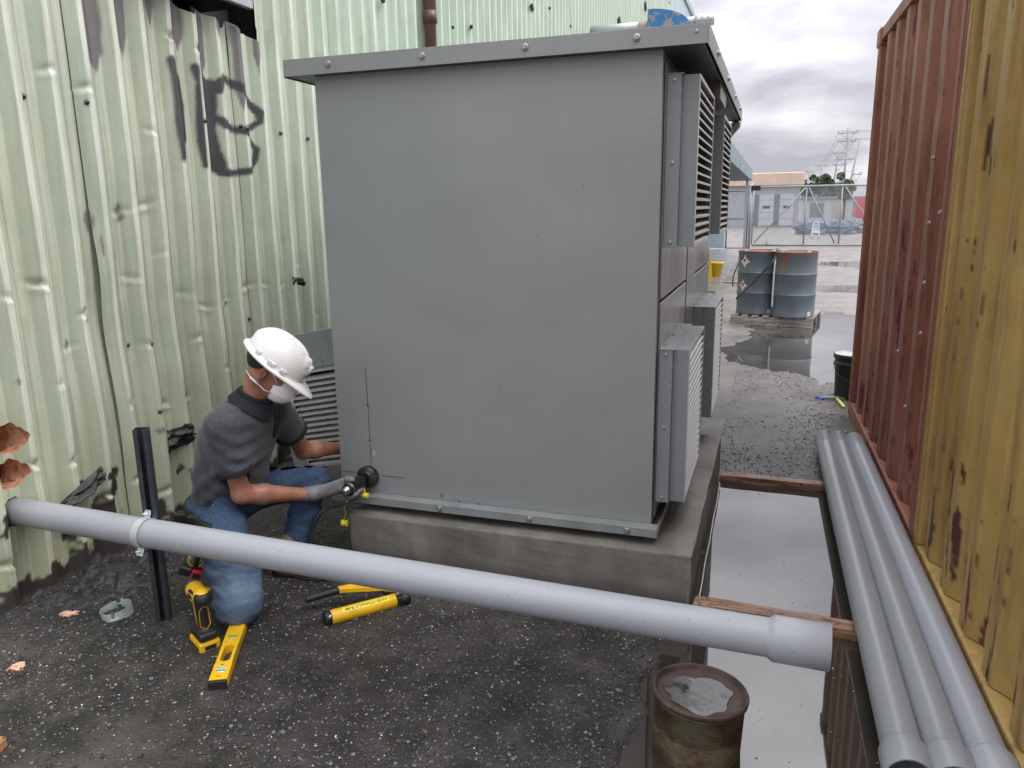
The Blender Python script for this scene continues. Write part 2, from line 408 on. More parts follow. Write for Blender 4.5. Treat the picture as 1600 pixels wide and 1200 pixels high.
# ================================================================== WAREHOUSE WALL
XW = -3.0; DEP = .046; PIT = .1825; Y0 = 2.487
def prof(y, y0=Y0, pit=PIT):
    t_ = np.mod((y-y0)/pit, 1.0)
    return np.interp(t_, [0, .15, .23, .44, .46, .49, .51, .74, 1.0], [1, 1, 0, 0, .10, .10, 0, 0, 1])
def ysamp(a, b, st, y0=Y0, pit=PIT):
    k0 = int(np.floor((a-y0)/pit))-1; k1 = int(np.ceil((b-y0)/pit))+1
    br = np.array([y0+(k+f)*pit for k in range(k0, k1) for f in (0, .15, .23, .44, .46, .49, .51, .74)])
    o = np.concatenate([[a, b], br[(br > a) & (br < b)], np.arange(a, b, st)]); o = np.unique(np.round(o, 5))
    d = np.diff(o) > st*.25; return o[np.concatenate([[True], d])] if False else o
DENTS = [(2.47, 1.362, .030), (2.607, 1.062, .018), (2.52, .56, .022), (2.66, .325, .03), (2.996, 1.344, .026), (2.983, 1.66, .03), (3.147, 1.69, .026), (3.517, 1.138, .03), (3.688, 1.154, .028),
         (3.13, .669, .034), (3.29, .67, .03), (3.35, 1.229, .02), (2.88, .36, .028), (2.33, .60, .02), (3.88, 1.209, .02), (4.05, 1.212, .022), (2.31, 1.325, .018), (2.118, .225, .03), (3.62, .78, .015),
         (2.70, 1.21, .02), (3.21, 2.05, .014), (3.43, 2.52, .022), (3.62, 2.50, .012), (3.40, .98, .014), (2.51, .92, .012), (3.05, 1.0, .012), (4.22, 1.18, .016), (4.40, 1.30, .015), (4.6, .95, .016), (3.9, .85, .018), (2.9, .74, .015), (3.2, 1.45, .01), (2.84, 2.2, .012), (2.66, 2.25, .012), (3.02, .22, .03), (2.45, .2, .02), (3.3, .3, .02)]
HOLES = [(2.237, .742, .068, .064), (2.225, .592, .068, .062), (2.215, .427, .063, .062)]
def torn_top(y):
    return np.interp(y, [3.483, 3.50, 3.60, 3.602, 3.62, 3.70, 3.767, 3.80, 3.874, 3.90, 3.958, 4.0, 4.065, 4.10, 4.149, 4.19],
                     [2.715, 2.70, 2.665, 2.665, 2.722, 2.70, 2.687, 2.66, 2.655, 2.70, 2.675, 2.655, 2.665, 2.65, 2.63, 2.585])
# sprayed strokes on the wall (y, z, half width)
def seg_d(y, z, P):
    d = np.full(y.shape, 9.); 
    for (ya, za, ra), (yb, zb, rb) in zip(P[:-1], P[1:]):
        vy, vz = yb-ya, zb-za; q = vy*vy+vz*vz; t_ = np.clip(((y-ya)*vy+(z-za)*vz)/q, 0, 1)
        d = np.minimum(d, np.hypot(y-ya-t_*vy, z-za-t_*vz)-(ra+(rb-ra)*t_))
    return d
STROKES = [
    [(3.408, 2.41, .012), (3.440, 2.33, .024), (3.447, 2.20, .028), (3.440, 2.05, .026), (3.410, 1.93, .006)],
    [(3.578, 2.40, .016), (3.582, 2.33, .006), (3.574, 2.163, .011), (3.570, 2.03, .012), (3.576, 1.90, .007)],
    [(3.665, 2.345, .024), (3.685, 2.24, .034), (3.668, 2.10, .026), (3.668, 1.99, .030), (3.682, 1.92, .036), (3.70, 1.885, .014)],
    [(3.715, 2.34, .022), (3.715, 2.25, .020), (3.712, 2.1, .010), (3.716, 1.98, .020), (3.725, 1.92, .026)],
    [(3.675, 2.34, .020), (3.745, 2.325, .026), (3.79, 2.385, .012), (3.86, 2.385, .016), (3.962, 2.345, .022), (4.053, 2.28, .022), (4.112, 2.235, .018), (4.110, 2.18, .010), (4.06, 2.145, .014), (3.95, 2.125, .012)],
    [(3.73, 2.165, .014), (3.77, 2.135, .020), (3.86, 2.125, .016), (3.96, 2.105, .012), (4.02, 2.075, .012), (4.078, 2.02, .016), (4.06, 1.955, .018), (3.99, 1.90, .016), (3.93, 1.885, .014), (3.80, 1.868, .012), (3.74, 1.875, .018), (3.69, 1.895, .018)],
]
STW = {id(s_): w_ for s_, w_ in zip(STROKES, (1.9, 1.3, 1.3, 1.2, 1.15, 1.2))}
def wall_paint(y, z):
    A = np.zeros(y.shape+(4,)); A[..., 3] = 1
    g = np.zeros(y.shape)
    jit = .006*(fbm(y*40, z*40, 3, 61)-.5)
    for s_ in STROKES: g = np.maximum(g, 1-sstep(-.004, .011, seg_d(y, z, [(a_, b_, r_*STW[id(s_)]) for a_, b_, r_ in s_])+jit))
    pr = prof(y)
    A[..., 0] = g*.95
    # bare purple-grey primer where the paint has gone, and soot runs, near the torn top
    s1 = sstep(.0, .12, .20-np.abs(y-2.96)*2.6-(2.56-z)*.40+.35*(fbm(y*22, z*3, 4, 62)-.5))*(z > 1.9)
    s2 = 0
    for (yc, zt, w, ln) in ((2.950, 2.8, .062, .42), (3.125, 2.85, .048, .36), (3.33, 2.85, .03, .20), (3.50, 2.8, .045, .24), (3.665, 2.8, .050, .34), (3.81, 2.8, .045, .16), (3.945, 2.66, .040, .34), (4.13, 2.7, .025, .14), (3.27, 2.10, .010, .10)):
        s2 = np.maximum(s2, sstep(0, .35, 1-np.abs(y-yc)/w*(.8+.4*fbm(y*30, z*8, 3, 65))-np.clip((zt-ln-z)/.12, 0, 3)+.5*(fbm(y*50, z*5, 4, 63)-.5))*(z > zt-ln-.25)*(z < zt+.02))
    # flaked paint and grime at the foot
    s3 = sstep(.60, .64, fbm(y*11, z*7, 5, 64)+.30*sstep(.22, .0, z)-.04)
    s3 = np.maximum(s3*(z < .45), sstep(.05, .02, z-.09*fbm(y*14, z*0, 4, 66)))
    s4 = 0
    for (yc, zc_, ry, rz_) in ((2.99, 1.66, .02, .05), (2.80, 1.62, .02, .07), (2.30, .98, .01, .02), (2.6, 1.08, .012, .03), (3.03, .56, .03, .02), (3.7, 1.14, .02, .012), (2.70, 1.19, .02, .02), (2.83, 1.52, .01, .06), (3.28, .43, .03, .02)):
        s4 = np.maximum(s4, sstep(0, .5, 1-np.hypot((y-yc)/ry, (z-zc_)/rz_)+.9*(fbm(y*60, z*30, 3, 67)-.5)))
    A[..., 1] = np.clip(np.maximum(s2*.9, s4*.8), 0, 1); A[..., 2] = s3
    return A
t = NT('pale_green_sheet'); v = t.coord()
pa = t.attr('paint')
geo = t.n('ShaderNodeSeparateXYZ'); t.L.new(v, geo.inputs[0])
n1_ = t.noise(v, 1.3, 5, .6); n2_ = t.noise(t.coord((1, 14, .8)), 2.4, 8, .66)
base = t.ramp(n1_, [(.30, (.43, .46, .37)), (.5, (.58, .60, .49)), (.70, (.51, .56, .48))])
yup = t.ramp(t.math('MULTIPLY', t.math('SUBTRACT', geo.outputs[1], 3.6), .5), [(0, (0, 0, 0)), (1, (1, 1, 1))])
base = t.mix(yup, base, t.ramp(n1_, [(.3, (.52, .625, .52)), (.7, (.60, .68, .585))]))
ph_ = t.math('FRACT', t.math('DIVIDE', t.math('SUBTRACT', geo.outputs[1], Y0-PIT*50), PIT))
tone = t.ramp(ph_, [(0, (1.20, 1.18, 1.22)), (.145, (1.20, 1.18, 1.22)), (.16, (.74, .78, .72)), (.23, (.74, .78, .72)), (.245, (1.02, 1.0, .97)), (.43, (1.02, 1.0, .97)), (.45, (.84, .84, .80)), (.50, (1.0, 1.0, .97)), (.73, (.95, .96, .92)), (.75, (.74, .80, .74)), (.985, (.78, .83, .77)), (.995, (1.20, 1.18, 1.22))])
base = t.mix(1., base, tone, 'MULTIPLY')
grime = t.ramp(n2_, [(.44, (0, 0, 0)), (.68, (.62, .62, .62))])
base = t.mix(grime, base, (.33, .34, .25))
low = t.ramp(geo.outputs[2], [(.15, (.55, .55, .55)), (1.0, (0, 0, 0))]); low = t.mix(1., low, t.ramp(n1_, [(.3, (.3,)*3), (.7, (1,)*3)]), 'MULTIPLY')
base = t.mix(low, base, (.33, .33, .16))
base = t.mix(pa[1], base, (.135, .115, .125)); base = t.mix(pa[2], base, (.050, .043, .036)); base = t.mix(pa[0], base, (.036, .034, .042))
scr = t.ramp(t.noise(t.coord((1, 30, 4)), 3, 4, .7), [(.70, (0, 0, 0)), (.76, (.5, .5, .5))])
base = t.mix(scr, base, (.66, .70, .58))
bb = t.bump(t.noise(v, 7, 4), .18, .02)
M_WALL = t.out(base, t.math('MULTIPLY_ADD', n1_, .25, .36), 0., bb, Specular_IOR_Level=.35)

warehouse = empty('warehouse', (0, 0, 0)); tag(warehouse, 'tall pale green corrugated steel wall, dented and sprayed 1B, along the left', 'warehouse')
def wall_disp(Y, Z):
    d = DEP*prof(Y)
    for (yc, zc_, dp) in DENTS:
        e_ = np.abs((Y-yc)/.036)**2.4; zz = (Z-zc_)+.25*(Y-yc)*(1 if int(yc*100) % 2 else -1)
        cr = np.where(zz > 0, np.exp(-(zz/.020)**2), np.exp(-(zz/.0065)**2))
        dp = dp*(.45+.9*((yc*37.7+zc_*11.3) % 1.0))
        d = d-dp*1.15*np.exp(-e_)*cr*(.35+.65*prof(Y))+dp*.22*np.exp(-e_-((zz+.016)/.012)**2)
        d = d-dp*.22*np.exp(-((Y-yc)/.07)**2-((Z-zc_)/.12)**2)
    d = d+.014*(fbm(Y*1.7, Z*1.5, 3, 70)-.5)+.004*(fbm(Y*5.5, Z*2.5, 3, 71)-.5)
    # belly low on the wall
    d = d-.02*np.exp(-((Z-1.15)/.35)**2)*sstep(2.3, 2.9, Y)*sstep(4.2, 3.2, Y)
    # edge of the sheet at the seam curls out
    lip = np.exp(-((Y-2.812)/.030)**2)*(Y >= 2.8051)*(.024*np.exp(-((Z-1.38)/.20)**2)+.012*np.exp(-((Z-.8)/.4)**2)+.006)
    lip2 = np.exp(-((Y-3.91)/.022)**2)*(Y >= 3.9001)*(.008*np.exp(-((Z-2.55)/.12)**2)+.003)
    und = -.006*np.exp(-((Y-2.79)/.05)**2)*(Y < 2.805)*np.exp(-((Z-1.2)/.7)**2)
    return d+lip+lip2+und
def near_panel(a, b, z_hi=2.72, torn=False, zst=.013, yst=.0085):
    ys_ = ysamp(a+.0002, b, yst); nz_ = int(z_hi/zst); tt = np.linspace(0, 1, nz_)
    Yg, Tg = np.meshgrid(ys_, tt, indexing='ij')
    top = np.full(Yg.shape, z_hi)
    if torn:
        inn = (Yg > 3.483) & (Yg < 4.19); top = np.where(inn, torn_top(Yg), z_hi)
    Zg = -.02+Tg*(top+.02)
    Yc, Zc = Yg.copy(), Zg.copy()
    keep = np.ones((Yg.shape[0]-1, Yg.shape[1]-1), bool)
    for (yc, zc_, ry, rz_) in HOLES:
        ang = np.arctan2((Zc-zc_)/rz_, (Yc-yc)/ry); rag = 1+.07*np.sin(ang*5+yc*40)+.05*np.sin(ang*11+zc_*60)
        r_h = np.hypot((Yc-yc)/ry, (Zc-zc_)/rz_)/rag
        ins = r_h < 1
        near = (r_h >= .80) & (r_h < 1)   # pull these out to the rim
        fac = np.where(near, 1/np.maximum(r_h, .01), 1)
        Yc = np.where(near, yc+(Yc-yc)*fac, Yc); Zc = np.where(near, zc_+(Zc-zc_)*fac, Zc)
        deep = r_h < .80
        dk = deep[:-1, :-1] | deep[1:, :-1] | deep[1:, 1:] | deep[:-1, 1:]
        keep &= ~dk
    # ragged, rusted-through foot
    X = XW+wall_disp(Yc, Zc)
    foot = .05*fbm(Yg*9, Yg*0, 4, 74)+.02
    pc = wall_paint(Yc, Zc)
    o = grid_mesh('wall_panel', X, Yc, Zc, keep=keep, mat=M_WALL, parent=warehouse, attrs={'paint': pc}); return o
near_panel(.6, 1.715, zst=.04, yst=.02); near_panel(1.715, 2.8048); near_panel(2.8052, 3.8998, torn=True); near_panel(3.9002, 4.9952, torn=True)
def lap(a, b):
    ys_ = np.linspace(a, b, 8); zs = np.linspace(0, 2.6, 60); Yg, Zg = np.meshgrid(ys_, zs, indexing='ij'); z_ = np.zeros(Yg.shape+(4,)); z_[..., 3] = 1
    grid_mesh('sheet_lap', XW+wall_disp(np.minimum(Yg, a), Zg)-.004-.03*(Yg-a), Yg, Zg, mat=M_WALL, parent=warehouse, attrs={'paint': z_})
lap(2.8047, 2.845); lap(3.8997, 3.93)
def plain_panel(a, b, z0, z1, zst, yst=.0601, disp=True):
    ys_ = ysamp(a, b, yst); zs = np.linspace(z0, z1, max(2, int((z1-z0)/zst)))
    Yg, Zg = np.meshgrid(ys_, zs, indexing='ij')
    X = XW+DEP*prof(Yg)+.006*(fbm(Yg*.9, Zg*.5, 3, 77)-.5)+.010*(np.mod(np.floor((Yg-4.9953)/1.095), 2)-.5)*0
    if z0 < 3 and a < 4.99: X = XW+wall_disp(Yg, np.full_like(Zg, 2.72))*1.0
    z_ = np.zeros(Yg.shape+(4,)); z_[..., 3] = 1; z_[..., 1] = .8*sstep(.70, .76, fbm(Yg*3, Zg*3, 4, 78))*0
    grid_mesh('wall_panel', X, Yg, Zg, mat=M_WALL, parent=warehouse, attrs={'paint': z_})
for (a, b) in ((.6, 1.715), (1.715, 2.8048), (2.8052, 3.483), (4.19, 4.9952)): plain_panel(a, b, 2.72, 7.65, .7)
plain_panel(3.483, 4.19, 4.1, 7.65, .7)
yy = 4.9955
while yy < 22.3: plain_panel(yy, yy+1.0945, -.02, 7.65, .35); yy += 1.095
WEND = 27.7
M_TRIM = pm('blue_grey_flat_sheet', (.40, .50, .54), .4, col2=(.33, .42, .47), sc=1.2)
m = MB(); m.box(-3.06, -2.985, yy, WEND, -.02, 7.62); m.build('end_panel', M_TRIM, warehouse)
m = MB(); m.box(-3.10, -2.93, .6, WEND+.05, 7.62, 7.80); m.build('eaves_trim', pm('grey_trim', (.30, .36, .38), .45), warehouse)
m = MB(); m.box(-3.9, -3.07, WEND-.1, WEND, 0, 7.62); m.build('end_wall', M_TRIM, warehouse)
m = MB(); m.box(-12, -3.9, WEND-.1, WEND, 0, 7.62); m.box(-12, -3.1, .6, .7, 0, 7.6); m.box(-12.1, -12, .6, WEND, 0, 7.6); m.box(-12, -3.05, .7, WEND-.11, 7.66, 7.72); m.build('rear_wall', M_TRIM, warehouse)
# screws along the girt
M_SCREW = pm('weathered_screw', (.10, .09, .085), .45, .6)
m = MB(); m.lathe([(.0, .012), (.0065, .012), (.0075, .006), (.0125, .004), (.0135, -.002)], 8, 'x'); SCR = m.mesh('screw')
SCR.materials.append(M_SCREW)
def screw(y, z, s=1.0):
    o = bpy.data.objects.new('screw', SCR); COL.objects.link(o); o.parent = warehouse
    xx = XW+float(wall_disp(np.array([y]), np.array([z]))[0]) if y < 5 else XW+DEP*float(prof(np.array([y]))[0])
    o.location = (xx, y, z); o.scale = (s, s, s)
for (y, z) in ((2.556, 2.136), (2.843, 2.145), (2.89, 2.142), (3.255, 2.128), (3.597, 2.137), (3.925, 2.14), (3.957, 2.128), (4.30, 2.131), (4.64, 2.126), (3.88, 1.022), (3.83, 1.264), (2.2, 2.14), (3.04, .66), (2.95, 1.02), (3.10, 1.0)): screw(y, z)
for k in range(16): screw(5.02+k*1.095, 4.2, 1.6)
# little metal tabs torn from the far sheets
M_BLACK = pm('matt_black', (.015, .015, .016), .6)
for (u, v, s_) in ((830, 12, .10), (1008, 10, .22), (967, 35, .22), (735, 42, .04), (1045, 4, .05), (706, 43, .03), (596, 0, .05)):
    p = wx(u, v, -2.955); m = MB(); m.prism([(0, -s_*.5, s_*.2), (0, s_*.1, s_*.5), (0, s_*.6, -s_*.1), (0, .1*s_, -s_*.45)], (.02, 0, 0)); o = m.build('torn_tab', M_BLACK, warehouse); o.location = p
# insulation showing in the cut holes
t = NT('pink_orange_insulation'); v = t.coord()
c = t.ramp(t.noise(v, 26, 6, .65, .8), [(.32, (.38, .13, .06)), (.44, (.70, .32, .18)), (.56, (.88, .52, .34)), (.70, (.95, .72, .55))])
M_INS = t.out(c, .9, 0., t.bump(t.noise(v, 45, 6, .7), 1., .01), Subsurface_Weight=.05)
M_DARK = pm('dark_void', (.006, .006, .006), .9)
for hi, (yc, zc_, ry, rz_) in enumerate(HOLES):
    nr, na = 16, 36; R_, A_ = np.meshgrid(np.linspace(0, 1, nr), np.linspace(0, 2*np.pi, na), indexing='ij')
    # funnel: rim at wall (R=1) to the back (R=0)
    nn = fbm(A_*1.6+hi*7, R_*5, 4, 80+hi)-.5; nn[:, -1] = nn[:, 0]
    rad = (1.28-.45*(1-R_)**1.3)*(1+.25*nn*(R_ < .97))
    rad = np.where(R_ < .12, rad*R_/.12, rad)
    dpt = -.005-.15*(1-R_)**.7+.03*nn*(R_ < .97)
    Yy = yc+ry*rad*np.cos(A_)+.012*(1-R_); Zz = zc_+rz_*rad*np.sin(A_); X = XW+wall_disp(Yy, Zz)*R_-.007+dpt*(1-.6*R_)-.004*R_
    o = grid_mesh('insulation_lining', X, Yy, Zz, mat=M_INS, parent=warehouse, smooth=True)
    if hi < 2:
        m = MB(); m.lathe([(0, -.052), (.030, -.054), (.044, -.066)], 16, 'x', (XW, yc-.026, zc_-.004)); m.build('hole_shade_disc', M_DARK, warehouse)  # near-black disc stands in for the unlit depth of the hole
# torn opening with a window fixture above the graffiti
m = MB()
m.box(-3.62, -3.60, 3.45, 4.22, 2.3, 4.12); m.box(-3.6, -3.03, 3.45, 3.465, 2.3, 4.12); m.box(-3.6, -3.03, 4.205, 4.22, 2.3, 4.12); m.box(-3.6, -3.03, 3.465, 4.205, 2.3, 2.315); m.box(-3.6, -3.03, 3.465, 4.205, 4.105, 4.12)
m.build('wall_cavity', M_DARK, warehouse)
m = MB(); m.box(-3.25, -3.2, 3.95, 4.20, 2.32, 3.2); m.build('inner_board', pm('dark_grey_board', (.045, .043, .043), .6), warehouse)
fx = -2.86
fr = MB(); fr.box(-3.45, fx-.035, 3.16, 3.97, 2.775, 3.5); fr = fr.build('window_box', pm('black_box', (.010, .010, .012), .5), warehouse)
m = MB()
for (a, b, c_, d) in ((3.14, 3.985, 2.765, 2.815), (3.14, 3.985, 3.43, 3.48), (3.14, 3.19, 2.816, 3.429), (3.935, 3.985, 2.816, 3.429)): m.box(fx-.034, fx, a, b, c_, d, .004)
m.build('window_frame', pm('grey_aluminium', (.42, .43, .45), .35, .6), fr)
m = MB(); m.box(fx-.03, fx-.02, 3.195, 3.93, 2.82, 3.425); m.build('window_pane', pm('dusty_glass', (.25, .26, .28), .2), fr)
m = MB(); m.box(fx-.019, fx-.012, 3.195, 3.93, 2.85, 2.865); m.box(fx-.019, fx-.012, 3.195, 3.93, 2.91, 2.92); m.build('window_bar', pm('dark_bar', (.05, .05, .055), .4), fr)
# brown downspout
m = MB(); m.tube([(-2.90, 6.50, 7.5), (-2.90, 6.50, 3.24), (-2.90, 6.50, 3.23), (-2.90, 6.50, .1)], [.055, .055, .048, .048], 14)
m.lathe([(.048, 3.30), (.060, 3.30), (.060, 3.20), (.048, 3.20)], 14, 'z', (-2.90, 6.50, 0)); m.build('downspout', pm('brown_painted_steel', (.12, .055, .055), .35), warehouse)
# torn black rubber flashing poking through the sheets
M_RUB = pm('perished_black_rubber', (.022, .020, .020), .55, bump=.6, bsc=50, col2=(.07, .06, .055), thr=(.5, .7))
def rag(name, c, w, h, seed, out=.05, tilt=0., parent=warehouse):
    a = np.linspace(0, 1, 26); b = np.linspace(0, 1, 16); A, B = np.meshgrid(a, b, indexing='ij')
    yy_ = (A-.5)*w*(1+.25*(fbm(B*3, A*0, 3, seed)-.5)); zz = (B-.5)*h*(1+.5*(fbm(A*4, B*0, 3, seed+1)-.5))+tilt*yy_
    xx = out*(.3+1.0*np.abs(fbm(A*2, B*5, 4, seed+2)-.5)*3*np.sin(B*np.pi))
    o = grid_mesh(name, c[0]+xx, c[1]+yy_, c[2]+zz, mat=M_RUB, parent=parent); return o
rag('rubber_flap', (-2.965, 3.155, .49), .19, .11, 90, .05); rag('rubber_flap', (-2.968, 4.36, 1.205), .13, .055, 93, .03, -.2); rag('rubber_flap', (-2.95, 2.50, .425), .24, .07, 96, .07, .35)
rag('rubber_flap', (-2.96, 3.98, .42), .14, .12, 99, .05, .3); rag('rubber_flap', (-2.96, 3.6, .33), .13, .09, 102, .06)

# duct that leaves the wall high up, with a chipped blue cowl on it
duct = empty('exhaust_duct', (-2.95, 12.9, 4.38)); tag(duct, 'pale metal duct with a chipped blue cowl, high beyond the cabinet roof', 'duct')
m = MB(); m.tube([(0, 0, 0), (.86, 0, .0)], .075, 16); m.build('duct_pipe', pm('galvanised_pale_a', (.50, .56, .57), .4, .3), duct)
m = MB(); m.tube([(1.3, 0, .02), (1.62, 0, .02)], .06, 14); m.build('duct_pipe', pm('galvanised_pale', (.50, .56, .57), .4, .3), duct)
m = MB(); m.tube([(.74, 0, 0), (.94, 0, 0)], [.078, .085], 16); m.build('duct_collar', pm('bare_primer', (.50, .40, .35), .6), duct)
m = MB(); prof_ = [(.90, 0, -.10)]+[(.90+.66*math.sin(a), 0, -.10+.31*math.cos(a)) for a in [i*math.pi/2/10 for i in range(11)]]
m.M = Matrix.Translation((0, -.16, .0)); m.prism(prof_, (0, .32, 0)); m.build('blue_cowl', pm('chipped_blue_paint', (.035, .17, .42), .45, col2=(.30, .27, .26), sc=7, thr=(.52, .56), var=.1), duct)
m = MB(); m.lathe([(.06, 1.6), (.09, 1.62), (.09, 1.66), (.084, 1.67), (.084, 1.70), (.09, 1.71), (.09, 1.75), (.084, 1.76), (.084, 1.79), (.09, 1.80), (.09, 1.88), (.0, 1.88)], 16, 'x', (0, 0, .02)); m.build('duct_cap', pm('bright_zinc', (.55, .56, .57), .3, .6), duct)
m = MB(); m.box(1.0, 1.08, -.04, .04, -4.37, -.09); m.build('duct_stand', pm('grey_steel', (.2, .2, .2), .5, .4), duct)
# ================================================================== CONCRETE PAD AND CABINET
t = NT('damp_concrete'); v = t.coord(); st = t.coord((6, 6, .7))
c = t.ramp(t.noise(v, 3.5, 8, .62), [(.28, (.115, .106, .093)), (.5, (.185, .172, .150)), (.72, (.27, .252, .222))])
c = t.mix(t.ramp(t.noise(st, 2.2, 6, .6), [(.45, (0, 0, 0)), (.75, (.5, .5, .5))]), c, (.10, .09, .075))
c = t.mix(t.ramp(t.vor(v, 55), [(.05, (.5, .5, .5)), (.14, (0, 0, 0))]), c, (.06, .055, .05))
gz_ = t.n('ShaderNodeSeparateXYZ'); t.L.new(v, gz_.inputs[0])
c = t.mix(t.ramp(gz_.outputs[2], [(.02, (.75,)*3), (.09, (0, 0, 0))]), c, (.045, .042, .036))
M_CONC = t.out(c, t.math('MULTIPLY_ADD', t.noise(v, 5, 5), .5, .32), 0., t.bump(t.noise(v, 30, 8, .7), .35, .006))
def conc_block(x0, x1, y0, y1, z0, z1):
    bm = bmesh.new(); bmesh.ops.create_cube(bm, size=1)
    bmesh.ops.scale(bm, vec=(x1-x0, y1-y0, z1-z0), verts=bm.verts); bmesh.ops.translate(bm, vec=((x0+x1)/2, (y0+y1)/2, (z0+z1)/2), verts=bm.verts)
    bmesh.ops.bevel(bm, geom=bm.edges[:], offset=.008, segments=2, affect='EDGES', profile=.6)
    bmesh.ops.subdivide_edges(bm, edges=[e for e in bm.edges if e.calc_length() > .1], cuts=14, use_grid_fill=True)
    for v in bm.verts:
        n_ = mnoise.noise(v.co*9)*.0045+mnoise.noise(v.co*31)*.0018; v.co += v.normal*n_ if v.normal.length > 0 else Vector((0, 0, 0))
    me = bpy.data.meshes.new('concrete_pad'); bm.to_mesh(me); bm.free(); return me
PADZ = .238
pad = link('concrete_pad', conc_block(-1.86, -.253, 3.008, 4.80, -.06, PADZ), M_CONC); tag(pad, 'damp grey concrete plinth under the grey steel cabinet', 'concrete plinth')
pad2 = link('concrete_footing', conc_block(-1.86, -.62, 4.90, 5.70, -.06, PADZ), M_CONC, pad)
m = MB()
pts = [Vector((-.222-.0007*k+.0015*math.sin(k*1.3), 3.05+k*.105, .022+.001*math.sin(k*2.1))) for k in range(15)]
m.tube(pts, .0035, 6); m.build('white_edge_strip', pm('dirty_white_plastic', (.6, .59, .56), .4), pad)
m = MB()
for k in range(17): m.lathe([(0, .004), (.004, .002), (.005, -.003)], 6, 'y', (-.262+random.uniform(-.002, .002), 3.005, .02+k*.0075), )
m.build('exposed_aggregate', pm('pale_aggregate', (.38, .36, .33), .6), pad)

t = NT('cabinet_grey_paint'); v = t.coord(); vst = t.coord((9, 9, .35))
c = t.ramp(t.noise(v, 1.1, 4, .5), [(.3, (.235, .248, .248)), (.7, (.262, .274, .272))])
stz = t.ramp(t.noise(vst, 2.4, 7, .62), [(.50, (0, 0, 0)), (.80, (.09, .09, .09))]); c = t.mix(stz, c, (.145, .150, .155))
c = t.mix(t.ramp(t.noise(v, 16, 8, .7), [(.62, (0, 0, 0)), (.74, (.16, .16, .16))]), c, (.30, .31, .31))
spk = t.n('ShaderNodeTexVoronoi'); t.L.new(v, spk.inputs['Vector']); spk.inputs['Scale'].default_value = 9
spc = t.n('ShaderNodeSeparateColor'); t.L.new(spk.outputs['Color'], spc.inputs[0])
sk = t.math('MULTIPLY', t.ramp(spk.outputs['Distance'], [(.02, (1, 1, 1)), (.035, (0, 0, 0))]), t.math('GREATER_THAN', spc.outputs[0], .72))
c = t.mix(t.math('MULTIPLY', sk, .7), c, (.05, .05, .05))
M_CAB = t.out(c, t.math('MULTIPLY_ADD', t.noise(v, 1.8, 6), .16, .32), 0., t.bump(t.noise(v, 1.4, 2), .30, .08))
t = NT('cabinet_wet_side'); v = t.coord((1, 2.5, .8))
c = t.ramp(t.noise(v, 2.6, 6, .6), [(.3, (.15, .150, .145)), (.55, (.205, .205, .20)), (.8, (.30, .29, .28))])
M_CABS = t.out(c, t.math('MULTIPLY_ADD', t.noise(v, 4, 6), .16, .17), .15, t.bump(t.noise(t.coord(), 3, 4), .25, .03))
M_BOLT = pm('zinc_bolt', (.34, .35, .35), .32, .7)
M_LINE = pm('black_marker', (.02, .02, .022), .5)
X0, X1, YF, YB = -1.955, -.440, 3.12, 5.75
cab = empty('electrical_cabinet', (0, 0, 0)); tag(cab, 'large grey steel generator cabinet with louvred vent hoods on a concrete plinth', 'cabinet')
m = MB(); m.box(X0+.004, X1-.004, YF+.012, YB, .31, 2.225); m.build('cabinet_body', M_CABS, cab)
# front sheet with real punched pilot holes
def holed_sheet(x0, x1, z0, z1, y0, y1, holes):
    bm = bmesh.new(); seg = 14
    xs_ = sorted({x0, x1} | {h[0]-h[2]*1.6 for h in holes} | {h[0]+h[2]*1.6 for h in holes}); 
    zs_ = sorted({z0, z1} | {h[1]-h[2]*1.6 for h in holes} | {h[1]+h[2]*1.6 for h in holes})
    for i in range(len(xs_)-1):
        for j in range(len(zs_)-1):
            cx, cz = (xs_[i]+xs_[i+1])/2, (zs_[j]+zs_[j+1])/2
            hh = [h for h in holes if abs(h[0]-cx) < h[2] and abs(h[1]-cz) < h[2]]
            sq = [(xs_[i], zs_[j]), (xs_[i+1], zs_[j]), (xs_[i+1], zs_[j+1]), (xs_[i], zs_[j+1])]
            if not hh:
                bm.faces.new([bm.verts.new((a, y0, b)) for a, b in sq]); continue
            hx, hz_, hr = hh[0]; q = hr*1.6
            outer, inner, back = [], [], []
            for k in range(16):
                a = 2*math.pi*k/16+math.pi/4; ca, sa = math.cos(a), math.sin(a); mm = max(abs(ca), abs(sa))
                ox = hx+ca/mm*((xs_[i+1]-xs_[i])/2); oz = hz_+sa/mm*((zs_[j+1]-zs_[j])/2)
                outer.append(bm.verts.new((ox, y0, oz))); inner.append(bm.verts.new((hx+ca*hr, y0, hz_+sa*hr))); back.append(bm.verts.new((hx+ca*hr, y0+.010, hz_+sa*hr)))
            for k in range(16):
                l = (k+1) % 16; bm.faces.new((outer[k], outer[l], inner[l], inner[k])); f = bm.faces.new((inner[k], inner[l], back[l], back[k])); f.material_index = 1
            f = bm.faces.new(back); f.material_index = 2
    bmesh.ops.remove_doubles(bm, verts=bm.verts, dist=1e-5)
    me = bpy.data.meshes.new('front_panel'); bm.to_mesh(me); bm.free(); return me
H1, H2 = (-1.786, .746, .0105), (-1.786, .572, .0105)
M_BARE = pm('bare_bright_steel', (.75, .75, .74), .25, .9)
fp = link('front_panel', holed_sheet(X0, X1, .3145, 2.226, YF, YF, [H1, H2]), [M_CAB, M_BARE, M_DARK], cab)
for q_ in (X0, X1-.004): m = MB(); m.box(q_, q_+.004, YF+.0005, YF+.04, .3145, 2.226); m.build('panel_return', M_CAB, cab)
